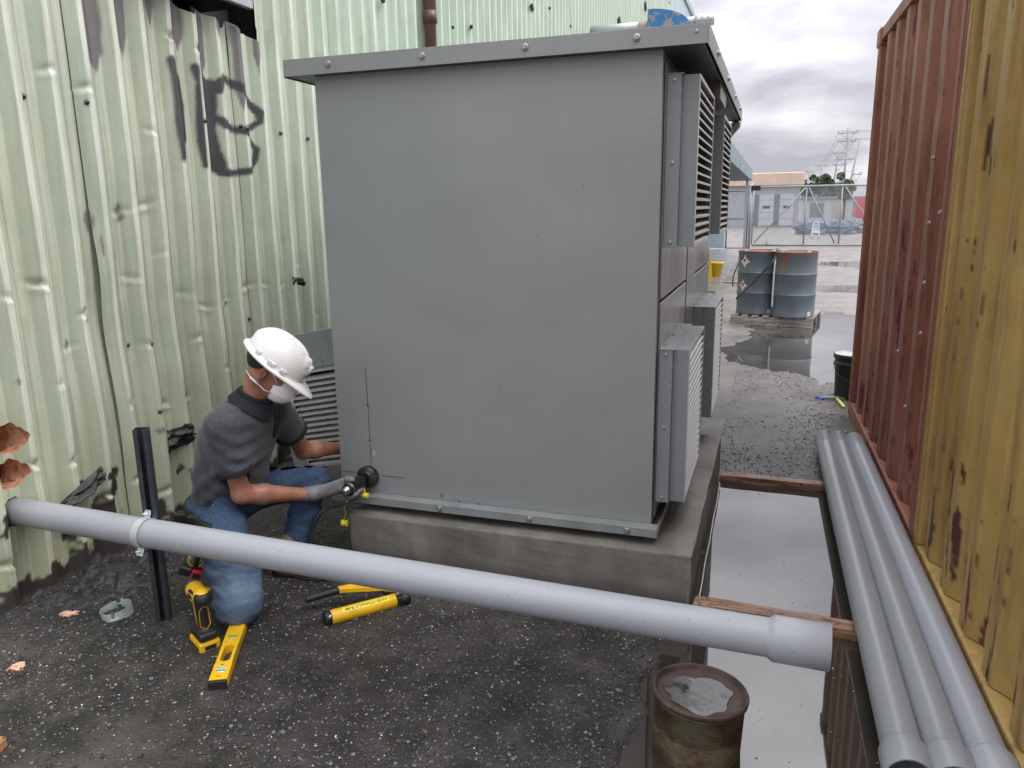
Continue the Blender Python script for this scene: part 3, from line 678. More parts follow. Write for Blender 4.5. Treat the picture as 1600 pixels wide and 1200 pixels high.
# marker layout lines, ticks and scrapes on the sheet
m = MB()
def strip(x0, z0, x1, z1, w=.0012, y=YF-.0012):
    d = Vector((x1-x0, 0, z1-z0)); n_ = Vector((-d.z, 0, d.x)).normalized()*w
    m.poly([(x0-n_.x, y, z0-n_.z), (x1-n_.x, y, z1-n_.z), (x1+n_.x, y, z1+n_.z), (x0+n_.x, y, z0+n_.z)])
strip(-1.788, .935, -1.786, .757); strip(-1.786, .735, -1.787, .583); strip(-1.787, .561, -1.786, .44); strip(-1.735, .405, -1.612, .405); strip(-1.95, .408, -1.87, .407)
strip(-1.427, .345, -1.420, .325, .0015); strip(-1.420, .325, -1.418, .350, .0012)
m.build('marker_lines', M_LINE, cab)['kind'] = 'stuff'
m = MB()
for (x, z, s_) in ((-1.332, .306+.012, .0045), (-1.233, .304+.012, .0045), (-.62, .40, .002), (-.55, .42, .002), (-.95, .72, .002)): m.lathe([(0, -.0015), (s_, -.0015)], 8, 'y', (x, YF, z))
for (u, v, h_) in ((840, 372, .020), (911, 295, .015), (780, 610, .02)):
    p = wy(u, v, YF); strip(p.x, p.z, p.x+.002, p.z+h_, .0008)
m.build('small_pits', M_LINE, cab)['kind'] = 'stuff'
m = MB()
def blob2(x, z, rx, rz_, seed):
    pts = []
    for k in range(14):
        a = 2*math.pi*k/14; r_2 = .7+.5*random.Random(seed*31+k).random(); pts.append((x+rx*r_2*math.cos(a), YF-.001, z+rz_*r_2*math.sin(a)))
    m.poly(pts)
for (u, v, du, dv) in ((760, 300, 14, 40), (905, 520, -10, 22), (640, 480, 6, 30), (980, 250, 3, 26), (700, 700, 25, 4)):
    p = wy(u, v, YF); q = wy(u+du, v+dv, YF); strip(p.x, p.z, q.x, q.z, .0005, YF-.0009)
blob2(-1.768, .518, .007, .018, 3); blob2(-1.832, .722, .006, .005, 5); blob2(-1.715, .43, .003, .007, 6)
m.build('paint_scrapes', pm('bare_grey_scrape', (.36, .37, .37), .5), cab)['kind'] = 'stuff'
# roof lid
m = MB(); m.box(-2.076, -.273, 3.073, 5.865, 2.283, 2.296, .002)
m.box(-2.076, -.273, 3.070, 3.0726, 2.226, 2.2945, 0); m.box(-.2728, -.270, 3.073, 5.865, 2.222, 2.2945); m.box(-2.079, -2.0762, 3.073, 5.865, 2.222, 2.2945); m.box(-2.076, -.273, 5.8652, 5.868, 2.222, 2.2945)
roof = m.build('roof_lid', M_CAB, cab)
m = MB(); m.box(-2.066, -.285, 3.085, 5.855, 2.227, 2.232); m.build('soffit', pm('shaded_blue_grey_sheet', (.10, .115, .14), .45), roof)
m = MB(); m.box(X1, -.29, 4.02, 4.45, 2.150, 2.2268); m.build('soffit_bracket', pm('dull_brown_steel', (.16, .13, .11), .35, .4), roof)
def hexbolt(s=1.0):
    m = MB(); m.lathe([(0, -.012*s), (.0085*s, -.012*s), (.0095*s, -.010*s), (.0095*s, -.0045*s)], 6, 'y', smooth=False)
    m.lathe([(.0095*s, -.004*s), (.0155*s, -.0038*s), (.0165*s, -.002*s), (.0165*s, 0)], 16, 'y'); me = m.mesh('bolt'); me.materials.append(M_BOLT); return me
HB = hexbolt()
def put(name, me, parent, loc, rot=(0, 0, 0), sc=1.):
    o = bpy.data.objects.new(name, me); COL.objects.link(o); o.parent = parent; o.location = loc; o.rotation_euler = rot; o.scale = (sc,)*3; return o
for x in (-1.854, -1.413, -.970, -.533): put('bolt', HB, roof, (x, 3.070, 2.263), sc=.9)
put('bolt', HB, roof, (-.315, 3.070, 2.268), sc=.4)
for y in (3.5, 4.2, 4.9, 5.5): put('bolt', HB, roof, (-.270, y, 2.262), (0, 0, D2R(90)), .9)
# base angle
fl = MB(); fl.box(X0-.03, X1+.03, 3.060, 3.0645, .276, .314, .001); fl.box(X0-.03, X1+.03, 3.0647, YF-.0005, .309, .3135)
fl.box(X1+.0305, X1+.035, 3.060, 5.76, .276, .314, .001); fl.box(X1+.001, X1+.030, 3.14, 5.76, .276, .281); fl.box(X0, X1, 3.14, 5.74, .300, .3095); fl = fl.build('base_flange', pm('cabinet_flange', (.23, .245, .245), .35, col2=(.30, .31, .31), sc=12, thr=(.6, .75)), cab)
for x in (-1.409, -.972, -.533): put('bolt', HB, fl, (x, 3.060, .295), sc=.9)
M_FOOT = pm('rusty_foot', (.06, .035, .025), .7)
for (x, y) in ((-.46, 3.6), (-.46, 4.6), (-1.7, 3.25), (-1.0, 3.25), (-.5, 3.24)): m = MB(); m.box(x-.03, x+.03, y-.04, y+.04, PADZ-.004, .2995); m.build('foot', M_FOOT, cab)
# side doors with shadow gaps
def side_door(y0, y1, z0, z1, name='side_door'):
    m = MB(); m.box(X1, X1+.010, y0, y1, z0, z1, .003); return m.build(name, M_CABS, cab)
side_door(3.17, 4.10, 1.275, 2.19); side_door(3.17, 4.10, .33, 1.262)
side_door(4.54, 5.56, 1.275, 2.19); side_door(4.54, 5.56, .33, 1.262)
m = MB(); m.box(X1, X1+.012, 4.125, 4.515, .33, 2.19, .002); m.build('side_post', M_CABS, cab)
# galvanised corner end beyond the roof
m = MB(); m.tube([(-.31, 5.90, 2.235), (-.31, 5.90, 2.20), (-.37, 5.90, 2.13)], [.04, .035, .035], 12); m.build('roof_spout', pm('galvanised', (.5, .5, .51), .35, .6), cab)
# vent hoods -------------------------------------------------------------
M_SLAT = pm('louvre_grey', (.42, .41, .40), .3, .1, var=.05)
M_HOOD = pm('hood_grey_paint', (.205, .22, .226), .28, col2=(.20, .215, .22), sc=3, thr=(.45, .7))
def make_hood(Wd, Ht, n, Dp=.118):
    """hood standing proud along +x; origin: lower near corner on the cabinet side"""
    h_ = empty('vent_hood'); cas = MB(); tk = .004
    cas.box(0, .055, -.028, Wd+.028, .0, Ht, .001)            # mounting box
    cas.box(.0555, Dp, 0, tk, 0, Ht); cas.box(.0555, Dp, Wd-tk, Wd, 0, Ht)
    cas.box(.0555, Dp, tk, Wd-tk, Ht-tk, Ht); cas.box(.0555, Dp, tk, Wd-tk, 0, tk)
    cas.box(.0, .062, -.030, Wd+.030, Ht+.0005, Ht+.0045)
    c_ = cas.build('hood_casing', M_HOOD, h_)
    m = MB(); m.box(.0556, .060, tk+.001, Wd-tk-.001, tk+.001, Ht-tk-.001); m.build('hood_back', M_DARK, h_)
    m = MB(); b = .012
    m.box(Dp+.0005, Dp+.004, 0, b, 0, Ht); m.box(Dp+.0005, Dp+.004, Wd-b, Wd, 0, Ht); m.box(Dp+.0005, Dp+.004, b, Wd-b, Ht-b, Ht); m.box(Dp+.0005, Dp+.004, b, Wd-b, 0, b)
    m.build('hood_rim', pm('rim_edge', (.45, .46, .46), .3, .3), h_)
    pit = (Ht-.03)/n; m = MB()
    # sloping blade, lip turned down at the outside
    m.prism([(Dp+.003, 0, -.008), (Dp+.003, 0, .0), (Dp-.030, 0, .015), (Dp-.030, 0, .0115), (Dp+.0005, 0, -.003), (Dp+.0005, 0, -.008)], (0, Wd-2*b-.002, 0)); me = m.mesh('louvre_slat'); me.materials.append(M_SLAT)
    for k in range(n): put('louvre_slat', me, h_, (0, b+.001, .016+k*pit))
    for z in (.02, Ht*.5, Ht-.02): put('screw', HB, h_, (.028, -.0285, z), (0, 0, 0), .45)
    for q in (.1, .5, .9): put('screw', HB, h_, (.015, Wd*q, Ht+.005), (D2R(-90), 0, 0), .45)
    return h_
hA = make_hood(.72, .655, 18); hA.location = (X1+.011, 3.20, 1.487)
hB = copy_tree(hA); hB.location = (X1+.011, 4.66, 1.487)
hC = make_hood(.68, .665, 20); hC.location = (X1+.011, 3.18, .405)
hD = copy_tree(hC); hD.location = (X1+.011, 4.60, .405)
for h_ in (hA, hB, hC, hD): h_.parent = cab
hA['label'] = 'upper vent hood nearest the camera'; hB['label'] = 'upper vent hood farther along the side'; hC['label'] = 'lower vent hood nearest the camera'; hD['label'] = 'lower vent hood farther along the side'
# spare hood leaning in the gap between cabinet and wall
sp_ = make_hood(.46, .52, 16, .10); sp_.name = 'loose_vent_hood'
m = MB(); m.box(-.002, .053, -.06, .50, .5255, .715, .002); m.build('cover_plate', M_HOOD, sp_)
m = MB(); m.box(-.002, .050, -.125, -.031, -.1, .525, .002); m.build('side_plate', M_HOOD, sp_)
for q_ in (.03, .22, .40): put('screw', HB, sp_, (.0535, q_, .56), (0, 0, D2R(90)), .5)
tag(sp_, 'loose grey louvred vent hood tilted behind the kneeling man', 'vent hood')
sp_.matrix_world = Matrix.Translation((-2.335, 3.50, .295)) @ Matrix.Rotation(D2R(-11), 4, 'Y') @ Matrix.Rotation(D2R(-90), 4, 'Z')
# the hood's plain upper cover
# ================================================================== LUMBER, PIPES, POST
def wood_mat(name, a, b, sc=1.):
    t = NT(name); v = t.coord((1.2*sc, 14*sc, 14*sc)); v0 = t.coord()
    w = t.noise(v, 3.5, 8, .65, .6)
    c = t.ramp(w, [(.25, tuple(x*.35 for x in a)), (.45, a), (.62, b), (.8, tuple(x*.5 for x in a))])
    c = t.mix(t.ramp(t.noise(v0, 28, 6, .7), [(.56, (0, 0, 0)), (.63, (.9, .9, .9))]), c, (.03, .022, .018))
    return t.out(c, t.math('MULTIPLY_ADD', t.noise(v0, 8, 5), .5, .22), 0., t.bump(w, .5, .004))
M_WOOD = wood_mat('wet_red_brown_board', (.17, .075, .038), (.36, .215, .135)); M_WOOD2 = wood_mat('weathered_pallet_wood', (.20, .17, .15), (.40, .35, .32), .7)
def board(name, x0, x1, y, w, h, mat, rz=0., z=-.004, label='', group=None):
    bm = bmesh.new(); bmesh.ops.create_cube(bm, size=1); bmesh.ops.scale(bm, vec=(x1-x0, w, h), verts=bm.verts)
    bmesh.ops.bevel(bm, geom=bm.edges[:], offset=.004, segments=2, affect='EDGES')
    bmesh.ops.subdivide_edges(bm, edges=[e for e in bm.edges if abs((e.verts[0].co-e.verts[1].co).x) > .2], cuts=24, use_grid_fill=True)
    for v_ in bm.verts: v_.co.z += .0035*mnoise.noise(v_.co*7+Vector((3, y, 0))); v_.co.y += .003*mnoise.noise(v_.co*5+Vector((y, 9, 1)))
    me = bpy.data.meshes.new(name); bm.to_mesh(me); bm.free(); o = link(name, me, mat); o.location = ((x0+x1)/2, y, z+h/2); o.rotation_euler.z = rz
    tag(o, label, 'board', group); return o
board('wooden_board', -.238, .640, 2.995, .085, .046, M_WOOD, D2R(-3), label='wet red-brown board under the pipes, from the front corner of the concrete plinth', group='boards damming the puddle')
board('wooden_board', -.238, .60, 4.645, .07, .046, M_WOOD, D2R(-1.5), label='wet red-brown board closing the far end of the alley puddle', group='boards damming the puddle')
o = board('wooden_board', 0, .5, 0, .09, .04, wood_mat('fresh_brown_board', (.34, .17, .07), (.50, .30, .15)), label='end of a light brown board at the bottom left corner of the picture')
p0 = gz(12, 1190, .01); o.location = (p0.x-.045, p0.y-.20, .03); o.rotation_euler.z = D2R(104); o['group'] = ''
del o['group']
def pvc(name, tint):
    t = NT(name); v = t.coord(); c = t.ramp(t.noise(v, 2.5, 4), [(.3, tuple(x*.94 for x in tint)), (.7, tint)])
    g = t.noise(t.coord((2, 2, 2)), 14, 8, .7); c = t.mix(t.ramp(g, [(.60, (0, 0, 0)), (.74, (.22, .22, .22))]), c, (.20, .19, .17))
    vv = t.n('ShaderNodeTexVoronoi'); t.L.new(v, vv.inputs['Vector']); vv.inputs['Scale'].default_value = 70
    s2 = t.n('ShaderNodeSeparateColor'); t.L.new(vv.outputs['Color'], s2.inputs[0])
    sf = t.noise(t.coord((1.3, 16, 16)), 2.5, 8, .7); c = t.mix(t.ramp(sf, [(.54, (0, 0, 0)), (.74, (.38, .38, .38))]), c, (.24, .24, .235))
    dk = t.math('MULTIPLY', t.ramp(vv.outputs['Distance'], [(.10, (1, 1, 1)), (.17, (0, 0, 0))]), t.math('GREATER_THAN', s2.outputs[0], .87)); c = t.mix(dk, c, (.10, .09, .08))
    wt = t.math('MULTIPLY', t.ramp(vv.outputs['Distance'], [(.12, (1, 1, 1)), (.2, (0, 0, 0))]), t.math('GREATER_THAN', s2.outputs[1], .965)); c = t.mix(wt, c, (.6, .61, .63))
    return t.out(c, .30, 0., t.bump(g, .05, .003), Specular_IOR_Level=.4)
M_PVC = pvc('light_grey_pvc', (.335, .35, .385)); M_PVC2 = pvc('wet_grey_pvc', (.275, .29, .305))
RP = .0572
def make_pipe(name, length, mat, bell=.17):
    """axis along +x from 0 to length; bell at the +x end"""
    m = MB(); rb = RP+.0105; n = 40
    prof = [(RP-.0065, .30), (RP-.0065, .0), (RP, .0)]+[(RP, length*k/12) for k in range(1, 12)]+[(RP, length-bell-.018), (RP+.001, length-bell-.014), (rb-.001, length-bell-.001), (rb, length-bell+.003), (rb, length-.002), (rb-.0015, length), (rb-.0065, length), (rb-.0065, length-bell+.03), (RP-.0065, length-bell-.02), (RP-.0065, length-.6), (.0, length-.6)]
    m.lathe(prof, n, 'x'); return m.build(name, mat, None, True)
# the run through the wall, carried by the strut post
PY = 2.205
pa_ = Vector((-3.08, 2.225, .430)); pb_ = Vector((.216, 2.165, .405))
run = make_pipe('pvc_pipe', (pb_-pa_).length, M_PVC, .155)
run.matrix_world = Matrix.Translation(pa_) @ (pb_-pa_).to_track_quat('X', 'Z').to_matrix().to_4x4()
tag(run, 'long pale grey PVC pipe from the green wall, passing in front of the man', 'pipe')
PIPES = [((.384, 5.40, .101), (.435, 2.06, .101), 'left one of three grey PVC pipes on the boards, nearest the cabinet'),
         ((.478, 5.42, .101), (.549, 2.07, .100), 'middle one of the three grey PVC pipes lying beside the containers'),
         ((.573, 5.40, .101), (.662, 2.09, .098), 'grey PVC pipe lying closest to the containers, right of the other two')]
for i, (a, b, lb) in enumerate(PIPES):
    a, b = Vector(a), Vector(b); o = make_pipe('pvc_pipe', (b-a).length, M_PVC2 if i < 2 else M_PVC, .11)
    o.matrix_world = Matrix.Translation(a) @ (b-a).to_track_quat('X', 'Z').to_matrix().to_4x4()
    tag(o, lb, 'pipe', 'grey pipes lying along the containers')
# slotted strut post
M_STRUT = pm('oiled_dark_steel', (.060, .068, .078), .32, .55, col2=(.14, .15, .16), sc=9, thr=(.5, .75))
post = empty('strut_post', (-2.303, 2.258, 0)); tag(post, 'upright dark steel strut channel holding the pipe by the wall', 'steel post')
m = MB(); w_ = .0135; th = .0026
m.box(-w_-.012, w_+.012, w_+.014, w_+.014+th, 0, .838); 
for s_ in (-1, 1):
    m.box(s_*(w_+.012)-th/2, s_*(w_+.012)+th/2, -w_, w_+.0135, 0, .838)
    m.box(min(s_*.012, s_*(w_+.0105)), max(s_*.012, s_*(w_+.0105)), -w_-th, -w_-.0002, 0, .838)
    m.box(s_*.0105-th/2, s_*.0105+th/2, -w_-th, -w_+.009, 0, .838)
m.M = Matrix.Identity(4); m.build('channel', M_STRUT, post)
m = MB()
m.box(-.004, .004, w_+.0130, w_+.0136, .03, .055); SM_ = m.mesh('slot'); SM_.materials.append(M_DARK)
for k in range(14): put('slot', SM_, post, (0, 0, k*.057))
post.rotation_euler = (D2R(.8), D2R(.4), D2R(30))
M_ZINC = pm('shiny_zinc', (.62, .70, .70), .28, .45)
def pipe_clamp(open_=False):
    c = empty('pipe_clamp'); R_ = RP+.002; n = 20
    for s_ in (0, 1):
        m = MB(); a0, a1 = (8, 172) if s_ == 0 else (188, 352)
        pts = [(R_*math.cos(D2R(a)), R_*math.sin(D2R(a))) for a in np.linspace(a0, a1, n)]
        pts = [(pts[0][0]+.028, pts[0][1]+.002)]+pts+[(pts[-1][0]-.028, pts[-1][1]+.002)]
        W2 = .016
        A = [[m.bm.verts.new((w2, p[0]*(1+e_), p[1]*(1+e_))) for p in pts] for (w2, e_) in ((-W2, 0), (W2, 0), (W2, .035), (-W2, .035))]
        for i in range(len(pts)-1):
            for j in range(4): m.bm.faces.new((A[j][i], A[j][i+1], A[(j+1) % 4][i+1], A[(j+1) % 4][i]))
        for e_ in (0, -1): m.bm.faces.new([A[j][e_] for j in range(4)])
        m.build('clamp_half', M_ZINC, c)
    for s_ in (-1, 1):
        m = MB(); m.tube([(0, s_*(R_+.014), -.022), (0, s_*(R_+.014), .030)], .004, 8); m.lathe([(0, .0), (.0075, .0), (.0075, .006), (0, .006)], 6, 'z', (0, s_*(R_+.014), .012)); m.build('clamp_screw', M_ZINC, c)
    return c
c1 = pipe_clamp(); tag(c1, 'zinc strap clamp round the long pipe at the strut post', 'pipe clamp')
c1.matrix_world = Matrix.Translation((-2.290, 2.2085, .4247)) @ Matrix.Rotation(D2R(-3), 4, 'Z') @ Matrix.Rotation(D2R(68), 4, 'X') @ Matrix.Scale(1.06, 4, (1, 0, 0))
c2 = pipe_clamp(); tag(c2, 'spare zinc ring clamp lying on the gravel left of the strut post', 'pipe clamp')
p = gz(183, 958, .02)
c2.matrix_world = Matrix.Translation((p.x, p.y, .026)) @ Matrix.Rotation(D2R(35), 4, 'Z') @ Matrix.Rotation(D2R(82), 4, 'Y') @ Matrix.Rotation(D2R(0), 4, 'X') @ Matrix.Scale(1.5, 4, (1, 0, 0))

# ---- scraps of insulation fallen on the ground
def lump(name, loc, s, seed, mat, label=None, cat=None, group=None, rz=0., sub=4, rough=.9):
    bm = bmesh.new(); bmesh.ops.create_icosphere(bm, subdivisions=sub, radius=1)
    for v_ in bm.verts:
        q = v_.co.normalized(); n_ = mnoise.fractal(q*1.3+Vector((seed, seed*2., 0)), 1., 2., 5)*rough+.25*mnoise.noise(q*6+Vector((seed, 0, 0)))
        v_.co = q*(1+n_*.75); v_.co = Vector((v_.co.x*s[0], v_.co.y*s[1], max(v_.co.z*s[2], -s[2]*.35)))
    me = bpy.data.meshes.new(name); bm.to_mesh(me); bm.free(); o = link(name, me, mat); o.location = loc; o.rotation_euler.z = rz
    if label: tag(o, label, cat, group)
    return o
M_INSC = None
t = NT('insulation_scrap'); v = t.coord(); c = t.ramp(t.noise(v, 40, 6, .65), [(.3, (.50, .24, .15)), (.55, (.80, .50, .36)), (.8, (.9, .68, .55))]); M_INSC = t.out(c, .9, 0., t.bump(t.noise(v, 90, 5, .7), .8, .006))
p = gz(28, 1050); lump('insulation_scrap', (p.x, p.y, .012), (.036, .020, .018), 3.1, M_INSC, 'pinkish orange scrap of insulation near the left edge of the picture', 'insulation', 'fallen scraps of insulation', .5)
p = gz(108, 970); lump('insulation_scrap', (p.x, p.y, .030), (.034, .016, .010), 5.7, M_INSC, 'pale orange insulation scrap left of the ring clamp, at the edge of the tarry mud', 'insulation', 'fallen scraps of insulation', .6)

# ---- rusty pail ------------------------------------------------------------
t = NT('rusty_olive_pail'); v = t.coord(); vs_ = t.coord((1, 1, 1.3)); n_ = t.noise(vs_, 10, 10, .72, .4)
c = t.ramp(n_, [(.33, (.030, .016, .012)), (.44, (.075, .040, .026)), (.50, (.095, .072, .042)), (.60, (.125, .108, .058)), (.72, (.065, .050, .032))])
c = t.mix(t.ramp(t.noise(t.coord((1, 1, 6)), 9, 6, .7, 1.5), [(.55, (0, 0, 0)), (.60, (.8, .8, .8))]), c, (.055, .035, .025))
M_PAIL = t.out(c, t.math('MULTIPLY_ADD', n_, .5, .22), .15, t.bump(n_, .5, .006))
t = NT('rusty_lid_metal'); v = t.coord(); n_ = t.noise(v, 11, 8, .68, .7)
c = t.ramp(n_, [(.34, (.022, .014, .011)), (.44, (.065, .036, .024)), (.54, (.075, .055, .045)), (.62, (.12, .08, .055)), (.70, (.045, .032, .025))]); M_LID = t.out(c, .6, .0, t.bump(n_, .5, .005))
PR = .140; PH = .190
pc = gz(1089, 1082, PH-.01)
pail = empty('rusty_pail', (pc.x, pc.y, -.03)); tag(pail, 'rusty olive metal pail with rainwater on its lid, standing in the puddle', 'pail')
pail.rotation_euler = (D2R(-1.5), D2R(3.0), .3)
H_ = PH+.03
m = MB(); m.lathe([(0, 0), (PR-.006, 0), (PR-.004, .004), (PR-.004, .10), (PR-.0055, .103), (PR-.004, .106), (PR-.003, H_-.03), (PR+.0005, H_-.028), (PR+.0005, H_-.022), (PR-.004, H_-.020)], 56)
for v_ in m.bm.verts: v_.co.xy *= 1+.010*mnoise.noise(Vector((v_.co.x*9, v_.co.y*9, v_.co.z*14)))
m.build('pail_wall', M_PAIL, pail)
m = MB(); m.lathe([(PR-.003, H_-.020), (PR+.0055, H_-.018), (PR+.007, H_-.006), (PR+.004, H_), (PR-.002, H_-.001), (PR-.006, H_-.012), (PR-.012, H_-.017)]+[(PR*(1-k/12.)-.006, H_-.017-.006*math.sin(k/12.*math.pi)*.8-.003*k/12) for k in range(1, 12)]+[(0, H_-.021)], 56)
for v_ in m.bm.verts:
    rr = v_.co.xy.length
    if rr < PR-.015: v_.co.z += .0045*mnoise.noise(Vector((v_.co.x*14, v_.co.y*14, 3)))
m.build('pail_lid', M_LID, pail)
t = NT('lid_water'); v = t.coord(); n_ = t.noise(v, 10, 7, .7)
M_LIDW = t.out(t.ramp(n_, [(.35, (.025, .020, .017)), (.5, (.055, .050, .046)), (.7, (.12, .115, .11))]), t.ramp(t.noise(v, 9, 6, .7), [(.46, (.03,)*3), (.60, (.45,)*3)]), 0., None, IOR=1.6)
m = MB(); m.poly([((PR-.034)*(1+.10*math.sin(3*a)+.05*math.sin(7*a+1)+.03*math.sin(13*a))*math.cos(a)*.95-.004, (PR-.034)*(1+.10*math.sin(3*a)+.05*math.sin(7*a+1)+.03*math.sin(11*a))*math.sin(a)*.95, H_-.0185) for a in np.linspace(0, 2*math.pi, 48)[:-1]]); m.build('lid_rainwater', M_LIDW, pail)

# ================================================================== CONTAINERS
def crust(name, c0, c1, rust, rust_amt, chip, sc=1.0, rough=.42, chip2=None):
    t = NT(name); v = t.coord(); vs = t.coord((3.5, 3.5, .55)); vn = t.coord((7, 7, 1.4))
    c = t.ramp(t.noise(v, 1.5*sc, 6, .6), [(.28, c0), (.72, c1)])
    st_ = t.noise(vs, 2.6*sc, 8, .68); c = t.mix(t.ramp(st_, [(.50, (0, 0, 0)), (.70, (rust_amt,)*3)]), c, rust)
    c = t.mix(t.ramp(t.noise(t.coord((9, 9, .5)), 2.2, 7, .6), [(.55, (0, 0, 0)), (.70, (.35, .35, .35))]), c, tuple(min(1, x*1.45+.05) for x in c1))
    ch = t.noise(vn, 5.0*sc, 9, .70, .5); mk = t.ramp(ch, [(.665, (0, 0, 0)), (.685, (1, 1, 1))])
    c = t.mix(mk, c, chip); a_ = t.attr('wear')
    c = t.mix(a_[0], c, chip2 or chip)
    hz_ = t.noise(v, 36, 6, .7); c = t.mix(t.ramp(hz_, [(.66, (0, 0, 0)), (.72, (.45, .45, .45))]), c, tuple(x*.35 for x in c0))
    b = t.bump(t.noise(v, 6, 5, .6), .35, .02); b = t.bump(mk, -.4, .003, b)
    return t.out(c, t.math('MULTIPLY_ADD', st_, .35, rough-.12), 0., b, Specular_IOR_Level=.3)
M_YEL = crust('worn_ochre_container_paint', (.31, .20, .060), (.43, .295, .105), (.15, .072, .030), .65, (.085, .040, .028), 1., .46, (.075, .035, .028))
M_RED = crust('faded_oxide_red_paint', (.22, .080, .050), (.33, .140, .095), (.10, .036, .028), .75, (.065, .030, .025), 1.1, .45, (.14, .03, .045))
def container(name, origin, s_ang, yA, yB, pitch, ztop, mat, label, post=(True, True), zbot=0., seed=1, phase=0.):
    """long wall along local y from yA to yB, facing -x; the body behind it is closed"""
    c = empty(name, origin, s_ang); tag(c, label, 'container')
    def wear(Yg, Zg):
        A = np.zeros(Yg.shape+(4,)); A[..., 3] = 1
        n_ = fbm(Yg*24, Zg*3.4, 5, 200+seed); n2 = fbm(Yg*60, Zg*9, 4, 210+seed)
        ph_ = np.mod((Yg-phase)/pitch, 1.); eg = np.exp(-(np.minimum(np.abs(ph_-.30), np.abs(ph_-.99))/.035)**2)
        A[..., 0] = np.maximum(sstep(.70, .73, n_*.7+n2*.3+.09*sstep(1.3, .2, Zg)), eg*sstep(.60, .66, fbm(Yg*22, Zg*14, 5, 230+seed)*.6+fbm(Yg*3, Zg*2.5, 3, 240+seed)*.4+.05*sstep(1.5, .3, Zg)))
        return A
    # corrugated sheet
    k0 = int(yA/pitch)-2; k1 = int(yB/pitch)+2; d = .062
    br = np.array([(k+f)*pitch+phase for k in range(k0, k1) for f in (0, .29, .31, .50, .74)])
    ya, yb = yA+(.10 if post[0] else 0), yB-(.10 if post[1] else 0)
    ys_ = np.unique(np.round(np.concatenate([[ya, yb], br[(br > ya) & (br < yb)], np.arange(ya, yb, .010)]), 4)); zs = np.arange(zbot+.135, ztop-.09, .009 if yA < -1 or True else .02)
    Yg, Zg = np.meshgrid(ys_, zs, indexing='ij')
    P = np.interp(np.mod((Yg-phase)/pitch, 1.), [0, .30, .50, .74, 1.], [0, 0, 1, 1, 0]); P = P*(.95+.05*np.cos(Yg*9))
    X = .012+d*P+.006*(fbm(Yg*2, Zg*1.5, 3, 220+seed)-.5)
    for q in range(16):
        rr = random.Random(seed*100+q); yc = rr.uniform(yA, yB); zc_ = rr.uniform(.3, 2.2); dp = rr.uniform(.004, .014)
        X = X+dp*np.exp(-((Yg-yc)/.05)**2-((Zg-zc_)/.09)**2)
    o = grid_mesh('side_sheet', X, Yg, Zg, mat=mat, parent=c, attrs={'wear': wear(Yg, Zg)})
    m = MB(); m.box(-.004, .10, yA+.002, yB-.002, zbot+.0, zbot+.13, .008, 2); m.build('bottom_rail', mat, c)
    m = MB(); m.box(0, .06, yA+.10, yB-.10, ztop-.095, ztop-.012, .006, 2); m.build('top_rail', mat, c)
    for e_, y in ((post[0], yA), (post[1], yB-.10)):
        if e_:
            m = MB(); m.box(-.006, .14, y, y+.10, zbot+.131, ztop-.13, .010, 2); m.box(-.011, -.0065, y+.030, y+.036, zbot+.2, ztop-.2); m.build('corner_post', mat, c)
            m = MB(); m.box(-.012, .15, y-.003, y+.16, ztop-.129, ztop, .018, 3); m.build('corner_casting', mat, c)
    m = MB(); m.box(.10, 2.40, yA+.01, yB-.01, zbot+.05, ztop-.02); m.build('container_body', mat, c)
    return c
zo = 0
ANG = math.atan(.0235)
cr = container('shipping_container', (.690, 3.76, 0), ANG, 0.0, 2.70, .365, 2.86, M_RED, 'faded rust-red corrugated shipping container beyond the yellow one', (True, True), .0, 3, .09)
cy = container('shipping_container', (.690, 3.745, 0), ANG, -3.6, -.0, .3105, 2.86, M_YEL, 'ochre yellow scraped corrugated shipping container, nearest on the right', (True, True), .0, 5, .05)
# bolts on the red container
for (y, z) in ((4.10, 1.03), (4.13, 1.27), (4.16, 1.55), (4.22, 1.85), (3.95, 1.60), (4.28, .62), (4.62, .85)):
    o = put('bolt', HB, cr, (.008, y-3.76, z), (0, 0, D2R(-90)), .8)
# dark green drum-like bin beside the red container
M_BIN = pm('dark_plastic_bin', (.022, .028, .028), .4)
p = gz(1320, 626); b_ = empty('black_pail', (p.x+.045, p.y+.08, 0)); tag(b_, 'black plastic pail with pale lid by the far corner of the red container', 'bucket')
m = MB(); m.lathe([(0, 0), (.125, 0), (.128, .01), (.138, .30), (.150, .30), (.150, .325), (.143, .33), (.143, .36), (.156, .362), (.156, .395), (.150, .40)], 28); m.build('pail_wall', M_BIN, b_)
m = MB(); m.lathe([(.150, .399), (.140, .402), (.138, .388), (0, .388)], 28); m.build('pail_lid', pm('pale_lid', (.42, .44, .43), .4), b_)
m = MB(); m.tube([(-.152, 0, .31)]+[(.150*math.cos(a)*-1, -.155*math.sin(a)-.0, .31-.13*math.sin(a)) for a in np.linspace(.1, 3.04, 14)]+[(.152, 0, .31)], .003, 6); m.build('wire_handle', M_BIN, b_)
